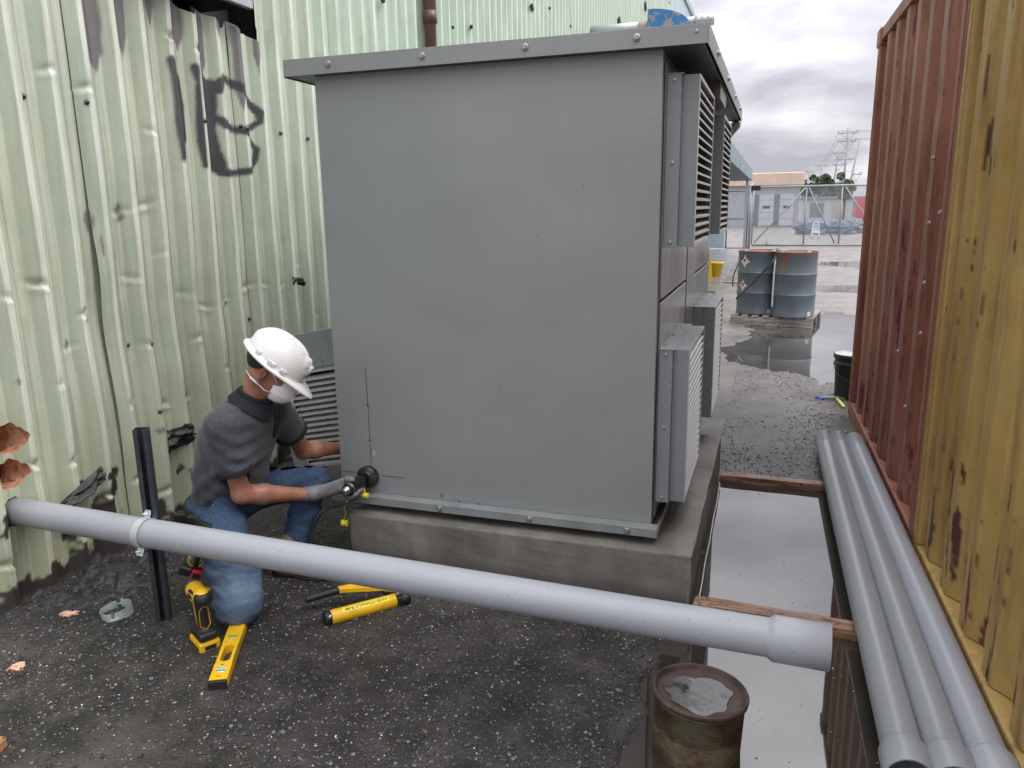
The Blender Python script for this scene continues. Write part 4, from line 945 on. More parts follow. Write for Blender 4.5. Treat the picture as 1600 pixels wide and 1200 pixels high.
# litter by the bin
m = MB(); m.M = Matrix.Rotation(.5, 4, 'Z'); m.box(-.16, .16, -.012, .012, 0, .012); o = m.build('litter', pm('yellow_green_strip', (.55, .58, .12), .5)); p = gz(1312, 633); o.location = (p.x, p.y, .02); o.rotation_euler.z = 1.2; tag(o, 'thin yellow strip of scrap lying before the black pail', 'scrap')
m = MB(); m.box(-.11, .11, -.03, .03, 0, .022); o = m.build('wooden_offcut', M_WOOD2); p = gz(1303, 626); o.location = (p.x, p.y, .012); o.rotation_euler.z = .2; tag(o, 'short dark wooden offcut beside the black pail', 'offcut')
p = gz(1282, 626); lump('litter', (p.x, p.y, .016), (.05, .03, .018), 8.8, pm('blue_scrap', (.03, .07, .45), .4), 'crumpled blue plastic scrap on the gravel left of the black pail', 'litter', sub=2)
# ================================================================== DRUMS ON A PALLET
px0 = gz(1141, 503); pr = gz(1269, 519)
pal = empty('pallet', (-.545, 11.25, .0)); tag(pal, 'grey wooden pallet under the two steel drums, at the edge of the puddle', 'pallet')
pal.rotation_euler.z = D2R(-9); PL = 1.10; PD = .95
for y in (0, PD/2-.02, PD-.04):
    m = MB(); m.box(0, PL, y, y+.04, .0, .115, .004); m.build('stringer', M_WOOD2, pal)
m = MB(); m.box(0, .095, 0, PD, .1155, .137, .003); SLm = m.mesh('deck_board'); SLm.materials.append(M_WOOD2)
for k in range(8): put('deck_board', SLm, pal, (k*(PL-.095)/7, random.uniform(-.012, .012), random.uniform(0, .002)), (0, 0, random.uniform(-.01, .01)))
def drum_mat(name, rust):
    t = NT(name); v = t.coord(); g = t.n('ShaderNodeSeparateXYZ'); t.L.new(v, g.inputs[0])
    c = t.ramp(t.noise(v, 3, 5), [(.3, (.075, .098, .118)), (.7, (.105, .130, .150))])
    up = t.ramp(g.outputs[2], [(.50, (0, 0, 0)), (.86, (1, 1, 1))]); n_ = t.noise(t.coord((3.2, 3.2, .7)), 2.3, 7, .6)
    c = t.mix(t.math('MULTIPLY', up, t.ramp(n_, [(rust, (0, 0, 0)), (rust+.06, (1, 1, 1))])), c, (.20, .055, .02))
    edge = t.ramp(g.outputs[2], [(.852, (0, 0, 0)), (.862, (1, 1, 1))]); c = t.mix(edge, c, (.17, .065, .035))
    return t.out(c, .38, .1, t.bump(t.noise(v, 12, 5), .2, .01))
def make_drum(mat):
    d = empty('steel_drum'); R_ = .288; H2 = .88
    prof = [(0, .015), (R_-.012, .015), (R_-.006, .0), (R_+.004, .0), (R_+.004, .014), (R_, .02)]
    for zc_ in (.30, .58): prof += [(R_, zc_-.018), (R_+.004, zc_-.012), (R_+.011, zc_-.004), (R_+.011, zc_+.004), (R_+.004, zc_+.012), (R_, zc_+.018)]
    prof += [(R_, H2-.02), (R_+.005, H2-.014), (R_+.005, H2), (R_-.006, H2), (R_-.010, H2-.015)]
    m = MB(); m.lathe(prof, 48); m.build('drum_wall', mat, d)
    m = MB(); m.lathe([(R_-.0095, H2-.016), (0, H2-.012)], 48); m.build('drum_lid', pm('rusty_drum_lid', (.20, .09, .055), .6, col2=(.09, .04, .03), sc=6), d)
    for (x, y, r_3) in ((.18, .05, .035), (-.19, -.02, .02)):
        m = MB(); m.lathe([(r_3, -.0), (r_3, .010), (r_3*.7, .012), (0, .012)], 14, 'z', (x, y, H2-.014)); m.build('bung', M_BOLT, d)
    return d
import mathutils
def on_drum(m_, R_, ang, z, pts):
    """polygon in (arc, z) mapped on the drum wall"""
    m_.poly([(R_*math.sin(ang+a/R_), -R_*math.cos(ang+a/R_), z+b) for a, b in pts])
M_HW = pm('placard_white', (.72, .70, .70), .5); M_HR = pm('placard_red', (.55, .05, .07), .5); M_HK = pm('placard_black', (.03, .02, .02), .5)
def placard(d, ang, z, s):
    o_ = MB(); on_drum(o_, .2905, ang, z, [(0, -s), (s, 0), (0, s), (-s, 0)]); w = o_.build('hazard_diamond', M_HR, d)
    return w
dl = make_drum(drum_mat('blue_grey_drum', .80)); dr = make_drum(drum_mat('rusted_blue_grey_drum', .55))
PM = Matrix.Translation(pal.location) @ Matrix.Rotation(pal.rotation_euler.z, 4, 'Z')
pl = PM@Vector((.385, .36, .139)); prr = PM@Vector((.975, .40, .139))
dl.location = wy(1183, 479, 11.56)*1; dl.location.z = .139; dr.location = wy(1238, 481, 11.32); dr.location.z = .139
dl.rotation_euler.z = .0; dr.rotation_euler.z = .2
tag(dl, 'left blue-grey steel drum with two hazard diamonds on the pallet', 'drum', 'steel drums on the pallet'); tag(dr, 'right blue-grey steel drum with rust run from its rim, on the pallet', 'drum', 'steel drums on the pallet')
def diamond(ang, z, s):
    root = None
    for k, (sc_, mt, R_) in enumerate(((1.0, M_HW, .2893), (.90, M_HR, .2899), (.78, M_HW, .2905))):
        m = MB(); on_drum(m, R_, ang, z, [(0, -s*sc_), (s*sc_, 0), (0, s*sc_), (-s*sc_, 0)]); o = m.build('hazard_diamond' if k == 0 else 'diamond_border' if k == 1 else 'diamond_field', mt, dl if k == 0 else root)
        if k == 0: root = o; root['label'] = 'white diamond with red border and flame'
    m = MB(); on_drum(m, .2911, ang, z+s*.22, [(-.25*s, -.22*s), (.25*s, -.22*s), (.32*s, .0), (.15*s, .12*s), (.12*s, .38*s), (0, .14*s), (-.14*s, .26*s), (-.3*s, .02*s)]); m.build('flame_mark', M_HK, root)
    m = MB()
    for q in range(3): on_drum(m, .2911, ang, z-s*.14, [(-.42*s+q*.30*s, -.07*s), (-.20*s+q*.30*s, -.07*s), (-.20*s+q*.30*s, .07*s), (-.42*s+q*.30*s, .07*s)])
    on_drum(m, .2911, ang, z-s*.40, [(-.14*s, -.05*s), (.14*s, -.05*s), (.14*s, .05*s), (-.14*s, .05*s)])
    m.build('diamond_text', M_HR, root)
diamond(-.74, .735, .088); diamond(-.80, .40, .082)
m = MB(); on_drum(m, .2893, -.62, .52, [(-.10, -.02), (.09, -.02), (.09, .02), (-.10, .02)]); m.build('stencil_patch', pm('brown_stencil', (.12, .10, .07), .6), dl)
m = MB(); on_drum(m, .2893, .62, .035, [(-.03, -.035), (.03, -.035), (.03, .035), (-.03, .035)]); m.build('paper_label', pm('pale_label', (.5, .55, .52), .6), dl)
m = MB(); on_drum(m, .2893, .62, .045, [(-.03, -.035), (.03, -.035), (.03, .035), (-.03, .035)]); m.build('paper_label', pm('pale_label_b', (.58, .45, .36), .6), dr)
# straps
M_STRAP = pm('black_strap', (.012, .012, .014), .45)
def strap(name, pts, w, label, mat=M_STRAP, cat='strap'):
    m = MB(); pts = [Vector(p) for p in pts]
    q = []
    for i in range(len(pts)-1):
        for k in range(6): 
            t_ = k/6.; p0_ = pts[max(i-1, 0)]; p1 = pts[i]; p2 = pts[i+1]; p3 = pts[min(i+2, len(pts)-1)]
            q.append(.5*((2*p1)+(-p0_+p2)*t_+(2*p0_-5*p1+4*p2-p3)*t_*t_+(-p0_+3*p1-3*p2+p3)*t_**3))
    q.append(pts[-1]); m.tube(q, w, 8); o = m.build(name, mat); tag(o, label, cat); return o
strap('black_hose', [wy(1150, 467, 10.95), wy(1178, 440, 11.05), wy(1208, 408, 11.08), wy(1215, 389, 11.4)], .014, 'black hose stretched diagonally across the left drum', cat='hose')
strap('black_hose', [wy(1145, 447, 11.2), wy(1146, 432, 11.2), wy(1156, 408, 11.3), wy(1165, 400, 11.5), wy(1190, 394, 11.6), wy(1206, 391, 11.7)], .009, 'thin black hose curling over the left drum rim', cat='hose')
strap('white_strap', [wy(1206, 480, 11.13), wy(1209, 435, 11.13), wy(1212, 402, 11.15), wy(1214, 399, 11.45)], .011, 'white strap hanging in the joint between the two drums', pm('dirty_white_strap', (.6, .58, .57), .6))
# yellow mop bucket and lance beyond
p = gz(1119, 437); bk = empty('yellow_bucket', (p.x-.02, p.y, 0)); tag(bk, 'yellow plastic bucket on the kerb beyond the cabinet', 'bucket')
M_YB = pm('yellow_plastic', (.72, .50, .02), .4)
m = MB(); m.lathe([(0, 0), (.10, 0), (.155, .36), (.17, .36), (.17, .40), (.15, .40), (.095, .02)], 24); m.build('bucket_wall', M_YB, bk)
p = gz(1112, 440); m = MB(); m.prism([(0, 0, 0), (.25, 0, 0), (.16, 0, .85), (.08, 0, .85)], (0, .02, 0)); m.prism([(0, .2, 0), (.25, .2, 0), (.16, .06, .85), (.08, .06, .85)], (0, .02, 0)); o = m.build('folding_floor_sign', M_YB); o.location = (p.x-.22, p.y-.3, 0); tag(o, 'yellow folding stand half hidden behind the cabinet', 'floor sign')
m = MB(); m.tube([(-1.35, 17.3, .03), (-.55, 17.1, .03), (-.05, 17.05, .03)], .02, 8); o = m.build('pale_pole', pm('pale_wood_pole', (.55, .42, .28), .6)); tag(o, 'pale wooden pole lying on the ground behind the drums', 'pole')
m = MB(); m.tube([(-.95, 11.2, .02), (-.3, 11.0, .03)], .012, 6); 
# pavement strip on the left
M_PAVE = pm('pale_wet_concrete_walk', (.22, .215, .21), .3, col2=(.14, .135, .13), sc=1.3)
for k in range(12):
    m = MB(); m.box(-2.9, -1.02+.0, 15.0+k*1.2, 15.0+k*1.2+1.185, -.05, .075, .008); o = m.build('paving_slab', M_PAVE) if k == 0 else m.build('paving_slab', M_PAVE)
    if k == 0: pv = empty('pavement', (0, 0, 0)); tag(pv, kind='structure', label='pale concrete walkway along the warehouse')
    o.parent = pv
# ================================================================== CANOPY AT THE FAR END
cn = empty('canopy', (0, 0, 0)); tag(cn, 'blue-grey lean-to canopy on the far end of the warehouse', 'canopy')
M_CNP = pm('faded_blue_grey_fascia', (.20, .27, .29), .5, col2=(.13, .19, .21), sc=1.5)
m = MB(); m.prism([(-2.98, 14.2, 3.30), (-.88, 14.2, 2.72), (-.88, 14.2, 2.66), (-2.98, 14.2, 3.24)], (0, 13.2, 0)); m.build('canopy_roof', M_CNP, cn)
m = MB(); m.box(-.879, -.84, 14.2, 27.4, 2.42, 2.74); m.build('fascia', M_CNP, cn)
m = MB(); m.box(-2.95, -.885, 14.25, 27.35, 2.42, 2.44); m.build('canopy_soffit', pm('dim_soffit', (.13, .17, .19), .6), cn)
m = MB()
for k in range(24): m.tube([(-.86, 14.5+k*.55, 2.745), (-.86, 14.5+k*.55, 2.77)], .03, 6)
m.build('fascia_fixings', M_BOLT, cn)
for y in (27.,): m = MB(); m.box(-1.02, -.94, y, y+.08, .076, 2.419); m.build('canopy_post', M_TRIM, cn)
# ================================================================== CHAIN-LINK GATE
GY0 = 33.0
M_GALV = pm('weathered_galvanised_tube', (.30, .32, .33), .4, .3); M_WIRE = pm('chain_link_wire', (.42, .44, .46), .4, .3); M_SLATG = pm('windscreen', (.30, .31, .33), .7)
def chain(root, x0, x1, z0, z1, y, cell=.075, r=.0022):
    seg = []
    n = int((x1-x0+(z1-z0))/cell)+1
    for k in range(n):
        for s_ in (1, -1):
            a = x0-(z1-z0)+k*cell if s_ == 1 else x0+k*cell
            # line from (a, z0) going up with slope s_
            xa, za, xb, zb = a, z0, a+s_*(z1-z0), z1
            t0, t1 = 0., 1.; dx = xb-xa
            lo, hi = (x0-xa)/dx, (x1-xa)/dx
            if lo > hi: lo, hi = hi, lo
            t0, t1 = max(t0, lo), min(t1, hi)
            if t1-t0 > .01: seg.append((xa+dx*t0, z0+(z1-z0)*t0, xa+dx*t1, z0+(z1-z0)*t1, s_))
    V, F = [], []
    for (xa, za, xb, zb, s_) in seg:
        dx, dz = xb-xa, zb-za; l_ = math.hypot(dx, dz); nx, nz = -dz/l_*r, dx/l_*r; yo = y+s_*.002; b = len(V)
        for (x, z) in ((xa, za), (xb, zb)): V += [(x+nx, yo, z+nz), (x-nx, yo, z-nz), (x, yo+r*1.6, z)]
        for i in range(3): j = (i+1) % 3; F.append((b+i, b+j, b+3+j, b+3+i))
    me = mesh_np('chain_link', np.array(V), np.array(F)); o = link('chain_link', me, M_WIRE, root); o['kind'] = 'stuff'; return o
def gx_at(u, y): return wy(u, 380, y).x
gate = empty('sliding_gate', (0, GY0, 0)); tag(gate, 'long chain-link sliding gate with diagonal braces across the yard', 'gate')
ga = gx_at(1174, GY0); gb = gx_at(1255, GY0); gc = gx_at(1310, GY0); ge = gb+(gc-gb)*3.3; ZT, ZB = 2.32, .05
def gtube(root, pts, r=.03, name='gate_tube', mat=None): m = MB(); m.tube(pts, r, 10); return m.build(name, mat or M_GALV, root)
gtube(gate, [(ga, 0, ZT), (ge, 0, ZT)], .035, 'top_rail'); gtube(gate, [(ga, 0, ZB), (ge, 0, ZB)], .035, 'bottom_rail')
vs = [ga, gb, gc, gc+(gc-gb)*1.05, ge]
for x in vs: gtube(gate, [(x, 0, ZB+.035), (x, 0, ZT-.035)], .028, 'upright')
gtube(gate, [(ga+.1, -.03, ZB+.1), (gb-.05, -.03, ZT-.06)], .024, 'brace'); gtube(gate, [(gb+.08, -.03, ZT-.06), (gc-.15, -.03, ZB+.08)], .024, 'brace'); gtube(gate, [(gc+.1, -.03, ZT-.06), (vs[3], -.03, ZB+.4)], .024, 'brace')
chain(gate, ga, ge, ZB+.03, ZT-.03, .035, .055, .004)
gtube(gate, [((ga+gb)/2-.4, -.08, 0), ((ga+gb)/2-.4, -.08, .28)], .03, 'drop_bolt')
gp = empty('gate_post', (gx_at(1170, 31), 31.0, 0)); tag(gp, 'steel gate post with a black box on top, left end of the sliding gate', 'gate post')
gtube(gp, [(0, 0, 0), (0, 0, 2.45)], .05, 'post'); m = MB(); m.box(-.02, .32, -.12, .12, 2.16, 2.34, .01); m.build('roller_box', M_BLACK, gp)
pg = empty('pedestrian_gate', (0, 29.8, 0)); tag(pg, 'narrow chain-link pedestrian gate beside the canopy', 'gate')
pa1, pb1 = gx_at(1134, 29.8), gx_at(1166, 29.8)
for x in (pa1, pb1): gtube(pg, [(x, 0, .08), (x, 0, 2.15)], .025, 'upright', pm('dark_tube', (.09, .095, .10), .5))
for z in (.10, 1.15, 2.13): gtube(pg, [(pa1, 0, z), (pb1, 0, z)], .02, 'rail', MATS.get('x') or bpy.data.materials['dark_tube'])
chain(pg, pa1, pb1, .12, 2.12, .03)
m = MB(); m.box(pa1-1.6, pa1-.06, -.02, .02, .1, 2.1); m.build('fence_board', M_TRIM, pg)
# ================================================================== THE STREET BEYOND
BYD = 60.
bl = empty('low_building', (0, BYD, 0)); tag(bl, 'low flat-roofed building with tan parapet and white doors beyond the gate', 'building')
bx0, bx1 = wy(1100, 300, BYD).x, wy(1250, 300, BYD).x
m = MB(); m.box(bx0, bx1, 0, 14, 0, 2.948); m.build('wall', pm('grey_building_wall', (.33, .34, .36), .7), bl)
m = MB(); m.box(bx0-.2, bx1+.25, -.25, 14.2, 2.95, 3.85, .05); m.build('parapet', pm('tan_parapet', (.56, .44, .34), .7), bl)
M_DOOR = pm('white_overhead_door', (.48, .49, .52), .5); M_DKW = pm('dark_opening', (.10, .12, .16), .4)
for (a, b) in ((1185, 1208), (1217, 1239)):
    xa, xb = wy(a, 340, BYD).x, wy(b, 340, BYD).x; m = MB(); m.box(xa, xb, -.08, -.002, .15, 2.35); dd = m.build('overhead_door', M_DOOR, bl)
    m = MB(); 
    for k in range(4): m.box(xa, xb, -.09, -.081, .6+k*.45, .62+k*.45)
    m.build('door_joint', M_DKW, dd)
    m = MB(); m.box(xa+.25, xa+.7, -.095, -.082, 1.35, 1.55); m.box(xb-.7, xb-.25, -.095, -.082, 1.35, 1.55); m.build('door_light', M_DKW, dd)
for (a, b) in ((1208.5, 1216), (1176, 1184)):
    xa, xb = wy(a, 340, BYD).x, wy(b, 340, BYD).x; m = MB(); m.box(xa, xb, -.06, -.003, .15, 2.35); m.build('dark_doorway', M_DKW, bl)
b2 = empty('distant_shed', (0, 85., 0)); tag(b2, 'pale distant shed behind the right half of the gate', 'shed')
q0, q1 = wy(1254, 300, 85.).x, wy(1420, 300, 85.).x
m = MB(); m.box(q0, q1, 0, 10, 0, 2.1); m.build('wall', pm('pale_shed_wall', (.50, .50, .52), .7), b2)
m = MB(); m.box(q0-.1, q1+.1, -.2, 10, 2.12, 2.3); m.build('roof_edge', pm('shed_edge', (.3, .3, .32), .6), b2)
for k in range(6):
    m = MB(); m.box(q0+.8+k*2., q0+2.1+k*2., -.05, -.004, .3, 1.7); m.build('shed_panel', pm('shed_panel_%d' % k, ((.17, .21, .20), (.42, .40, .36), (.24, .25, .28))[k % 3], .6), b2)
# parked vehicles glimpsed through the mesh
def car(name, x, y, rz, paint, label, L_=4.3, van=False):
    c = empty(name, (x, y, 0), rz); tag(c, label, 'van' if van else 'car', 'vehicles parked beyond the gate')
    if van: side = [(-2.3, .35), (-2.35, 1.0), (-2.25, 2.1), (1.2, 2.15), (1.75, 1.35), (2.35, 1.15), (2.4, .4)]
    else: side = [(-2.15, .35), (-2.2, .85), (-1.9, 1.0), (-1.3, 1.42), (.2, 1.46), (.95, 1.0), (1.95, .85), (2.15, .6), (2.12, .35)]
    m = MB(); m.prism([(a, -.85, b) for a, b in side], (0, 1.7, 0)); bmesh.ops.bevel(m.bm, geom=m.bm.edges[:], offset=.07, segments=2, affect='EDGES'); m.build('body', paint, c)
    w_ = [(-1.75, 1.05), (-1.25, 1.36), (.15, 1.40), (.75, 1.03)] if not van else [(.3, 1.3), (.3, 1.95), (1.15, 1.98), (1.55, 1.35)]
    for s_ in (-1, 1): m = MB(); m.prism([(a, s_*.865, b) for a, b in w_], (0, s_*.006, 0)); m.build('side_window', M_DKW, c)
    for wx_ in (-1.35, 1.35):
        for s_ in (-.80, .80):
            m = MB(); m.lathe([(0, -.1), (.2, -.1), (.31, -.08), (.31, .08), (.2, .1), (0, .1)], 18, 'y', (wx_, s_, .31)); m.build('wheel', M_BLACK, c)
    return c
lump('covered_pile', (wy(1292, 340, 46).x, 46, .1), (1.5, .9, .75), 6.3, pm('blue_grey_tarpaulin', (.13, .155, .20), .6), 'low blue-grey tarpaulin-covered heap seen through the gate', 'covered heap', sub=4, rough=.35)
lump('covered_pile', (wy(1330, 340, 48).x, 48, .1), (1.1, .8, .6), 9.1, pm('dark_tarpaulin', (.09, .10, .12), .6), 'small dark covered heap through the gate beside the container edge', 'covered heap', sub=4, rough=.35)
car('parked_van', wy(1385, 300, 75).x, 75, .0, pm('red_paint', (.55, .05, .06), .4), 'red van roof showing above the gate beside the red container', van=True)
m = MB()
for sx_ in (-1, 1): m.tube([(sx_*.22, 0, 0), (sx_*.17, 0, .95), (sx_*.10, 0, 1.05), (0, 0, 1.08)], .025, 8)
for k in range(4): m.box(-.18, .18, -.012, .012, .45+k*.13, .51+k*.13)
m.box(-.22, .22, -.4, 0, .40, .44)
for sx_ in (-1, 1): m.tube([(sx_*.2, -.38, 0), (sx_*.2, -.38, .40)], .025, 8)
o = m.build('white_chair', pm('white_plastic', (.75, .75, .75), .5)); o.location = (wy(1275, 350, 40).x, 40, 0); o.scale = (.8, .8, .75); tag(o, 'white plastic garden chair just beyond the gate', 'chair')
# utility poles
M_POLE = pm('weathered_pole', (.30, .28, .29), .8); M_WIRE2 = pm('power_line', (.30, .30, .32), .7)
def pole(u, vtop, dist, r, label, arms=(), lean=0., tr=False, ubot=None):
    top = wy(u, vtop, dist); o = empty('utility_pole', (top.x, dist, 0)); tag(o, label, 'utility pole', 'utility poles beyond the gate')
    m = MB(); m.tube([(lean, 0, 0), (0, 0, top.z)], [r*.75, r*.5], 10); m.build('pole_shaft', M_POLE, o)
    for (dz, hw) in arms:
        ca = MB(); ca.box(-hw, hw, -.05, .05, top.z-dz-.05, top.z-dz+.05); a_ = ca.build('crossarm', M_POLE, o)
        m = MB()
        for s_ in (-.95, -.5, .5, .95): m.tube([(s_*hw, 0, top.z-dz+.07), (s_*hw, 0, top.z-dz+.25)], .04, 6)
        m.tube([(-hw*.7, 0, top.z-dz-.05), (0, 0, top.z-dz-.7)], .025, 6); m.tube([(hw*.7, 0, top.z-dz-.05), (0, 0, top.z-dz-.7)], .025, 6)
        m.build('insulator', M_POLE, a_)
    if tr:
        for s_ in (-1, 1): m = MB(); m.lathe([(0, 0), (.42, 0), (.42, 1.0), (0, 1.1)], 12, 'z', (s_*.85, 0, top.z*.45)); m.build('transformer', M_GALV, o)
    return top
tA = pole(1325, 201, 100, .20, 'tallest utility pole, with two crossarms, above the gate', ((.5, 1.05), (1.4, 1.0), (3.4, .9)))
tB = pole(1312, 233, 112, .19, 'utility pole with twin transformers just left of the tallest pole', ((.5, .8), (2.0, .7)), -.9, True)
tC = pole(1343, 219, 95, .17, 'leaning bare utility pole beside the container edge', ((3.6, .5),), -1.1)
tD = pole(1284, 253, 140, .16, 'smaller utility pole with one crossarm behind the tree', ((.6, 1.0),))
tE = pole(1264, 265, 170, .16, 'smallest and farthest utility pole, left of the tree', ((.5, .9),))
def wire(a, b, sag, label):
    m = MB(); pts = []
    for k in range(15): t_ = k/14.; p_ = Vector(a).lerp(Vector(b), t_); p_.z -= sag*4*t_*(1-t_); pts.append(p_)
    m.tube(pts, .022, 4); o = m.build('power_line', M_WIRE2); tag(o, label, 'power line', 'power lines between the poles'); return o
k = 0
for dx, dz in ((-.9, .2), (.9, .2), (-.9, 1.1), (.9, 1.1)):
    nm_ = ('upper' if dz < 1 else 'lower')+' '+('left' if dx < 0 else 'right'); wire((tA.x+dx, 100, tA.z-dz), (tD.x+dx*.8, 140, tD.z-.3-dz*.3), 1.0, nm_+' power line running left from the tallest utility pole'); wire((tA.x+dx, 100, tA.z-dz), (tA.x+45, 70, tA.z-1), 1.5, nm_+' power line running right from the tallest utility pole')
wire((tD.x, 140, tD.z-.3), (tE.x, 170, tE.z-.2), .8, 'power line between the two smallest utility poles'); wire((tE.x, 170, tE.z-.3), (tE.x-40, 200, tE.z), 2, 'power line leaving the farthest utility pole to the left')
wire((tC.x, 95, tC.z-3), (tB.x, 112, tB.z-2), .5, 'power line from the leaning pole to the transformer pole'); wire((tB.x, 112, tB.z-.5), (tD.x, 140, tD.z-.5), .9, 'power line from the transformer pole to the pole behind the tree')
# trees: tapered trunk, limbs, leaf cards in clumps
def leaf_mat(name, a, b):
    t = NT(name); at_ = t.n('ShaderNodeAttribute'); at_.attribute_name = 'tone'; sp = t.n('ShaderNodeSeparateColor'); t.L.new(at_.outputs['Color'], sp.inputs[0])
    return t.out(t.mix(sp.outputs[0], a, b), .6)
M_LEAF = leaf_mat('tree_leaves', (.030, .055, .028), (.075, .125, .055)); M_LEAF2 = leaf_mat('bush_leaves', (.05, .085, .03), (.13, .18, .06)); M_BARK = pm('bark', (.09, .075, .06), .9)
def tree(name, x, y, h, w, label, seed, n=2600, ls=.16, mat=None):
    rr = np.random.default_rng(seed); o = empty(name, (x, y, 0)); tag(o, label, 'tree' if 'tree' in name else 'bush')
    m = MB(); m.tube([(0, 0, 0), (.05, 0, h*.35), (0, .05, h*.7)], [w*.07, w*.05, w*.02], 8)
    for k in range(7):
        a = rr.uniform(0, 6.28); z0_ = h*rr.uniform(.25, .55); m.tube([(0, 0, z0_), (math.cos(a)*w*.22, math.sin(a)*w*.22, z0_+h*.16), (math.cos(a)*w*.36, math.sin(a)*w*.36, z0_+h*.28)], [w*.03, w*.02, w*.008], 6)
    m.build('trunk', M_BARK, o)
    K = 22; cc = np.stack([rr.normal(0, .24, K)*w, rr.normal(0, .24, K)*w, h*(.60+.20*rr.uniform(-1, 1, K))], -1); cr_ = w*rr.uniform(.09, .2, K)
    idx = rr.integers(0, K, n); dirv = rr.normal(0, 1, (n, 3)); dirv /= np.linalg.norm(dirv, axis=1)[:, None]; P = cc[idx]+dirv*(cr_[idx]*rr.uniform(.4, 1.1, n)**.5)[:, None]
    u_ = rr.normal(0, 1, (n, 3)); u_ /= np.linalg.norm(u_, axis=1)[:, None]; v_ = np.cross(u_, rr.normal(0, 1, (n, 3))); v_ /= np.linalg.norm(v_, axis=1)[:, None]; s_ = (ls*rr.uniform(.6, 1.3, n))[:, None]
    V = np.stack([P-u_*s_, P+v_*s_*.6, P+u_*s_, P-v_*s_*.6], 1).reshape(-1, 3); F = np.arange(n*4).reshape(-1, 4)
    me = mesh_np('crown', V, F); tn = np.repeat(rr.uniform(0, 1, n), 4); col = np.stack([tn, tn, tn, np.ones_like(tn)], -1); ca = me.color_attributes.new(name='tone', type='FLOAT_COLOR', domain='POINT'); ca.data.foreach_set('color', col.astype(np.float32).ravel())
    link('crown', me, mat or M_LEAF, o); return o
tr1 = wy(1290, 276, 90); tree('green_tree', tr1.x, 90, 5.6, 2.7, 'round dark green tree rising behind the gate', 4)
tr1 = wy(1322, 283, 80); tree('small_green_bush', tr1.x, 80, 4.6, 1.6, 'small light green tree-top right of the round tree', 6, 1300, .12, M_LEAF2)
tr1 = wy(1262, 292, 95); tree('green_tree', tr1.x, 95, 5.0, 3.0, 'low dark tree at the corner of the low building', 9, 1600)
tr1 = wy(1305, 292, 110); tree('green_tree', tr1.x, 110, 5.0, 3.5, 'low dark tree at the foot of the transformer pole', 12, 1500)
# ================================================================== SDF MODELLING (numpy surface nets)
def V3(*a): return np.array(a, float)
def nrm(v): return v/np.linalg.norm(v)
def cap(P, a, b, ra, rb, wdir=None, flat=1.):
    a, b = np.array(a, float), np.array(b, float); ab = b-a; pa = P-a
    t_ = np.clip((pa@ab)/(ab@ab), 0, 1); q = pa-t_[..., None]*ab
    if wdir is not None:
        w = np.array(wdir, float); w = w/np.linalg.norm(w); c_ = q@w; q = q+(c_*(1/flat-1))[..., None]*w
    return (np.linalg.norm(q, axis=-1)-(ra+(rb-ra)*t_))*(min(1, flat) if wdir is not None else 1)
def ell(P, c, r, R=None):
    q = P-np.array(c, float)
    if R is not None: q = q@R
    r = np.array(r, float); k0 = np.linalg.norm(q/r, axis=-1); k1 = np.linalg.norm(q/(r*r), axis=-1)+1e-9
    return k0*(k0-1)/k1
def rbox(P, c, h, R=None, rd=.005):
    q = P-np.array(c, float)
    if R is not None: q = q@R
    q = np.abs(q)-(np.array(h, float)-rd)
    return np.linalg.norm(np.maximum(q, 0), axis=-1)+np.minimum(q.max(-1), 0)-rd
def smin(a, b, k): h_ = np.clip(.5+.5*(b-a)/k, 0, 1); return b*(1-h_)+a*h_-k*h_*(1-h_)
def smax(a, b, k): return -smin(-a, -b, k)
def sdf_obj(name, fn, lo, hi, h, mat, parent=None, loc=None):
    xs_ = [np.arange(l, u+h, h) for l, u in zip(lo, hi)]
    G = np.stack(np.meshgrid(*xs_, indexing='ij'), -1); D = fn(G); s = D < 0
    nx, ny, nz = D.shape; C = (nx-1, ny-1, nz-1)
    acc = np.zeros(C+(3,)); cnt = np.zeros(C)
    offs = [(i, j, k) for i in (0, 1) for j in (0, 1) for k in (0, 1)]
    def sl(o): return tuple(slice(o[a], o[a]+C[a]) for a in range(3))
    for o in offs:
        for ax in range(3):
            if o[ax]: continue
            o2 = list(o); o2[ax] = 1; A, B = D[sl(o)], D[sl(o2)]; m_ = (A < 0) != (B < 0)
            t_ = np.where(m_, A/(A-B+1e-12), 0); p = np.zeros(C+(3,)); p[...] = o; p[..., ax] += t_
            acc += p*m_[..., None]; cnt += m_
    act = cnt > 0; idx = -np.ones(C, int); idx[act] = np.arange(act.sum())
    ijk = np.argwhere(act); V = (ijk+acc[act]/cnt[act][:, None])*h+np.array(lo)
    F = []
    for ax in range(3):
        a1, a2 = [(1, 2), (2, 0), (0, 1)][ax]
        S0 = [slice(None)]*3; S1 = [slice(None)]*3; S0[ax] = slice(0, -1); S1[ax] = slice(1, None)
        A, B = s[tuple(S0)], s[tuple(S1)]; cr_ = np.argwhere(A != B); 
        ok = (cr_[:, a1] > 0) & (cr_[:, a2] > 0) & (cr_[:, a1] < C[a1]) & (cr_[:, a2] < C[a2]); cr_ = cr_[ok]
        inside = A[tuple(cr_.T)]
        def cid(d1, d2): q = cr_.copy(); q[:, a1] += d1; q[:, a2] += d2; return idx[tuple(q.T)]
        q = np.stack([cid(-1, -1), cid(0, -1), cid(0, 0), cid(-1, 0)], -1)
        q[~inside] = q[~inside][:, ::-1]; F.append(q)
    F = np.concatenate(F); F = F[(F >= 0).all(1)]
    if loc is not None: V = V-np.array(loc)
    me = mesh_np(name, V, F, True); o = link(name, me, mat, parent)
    return o
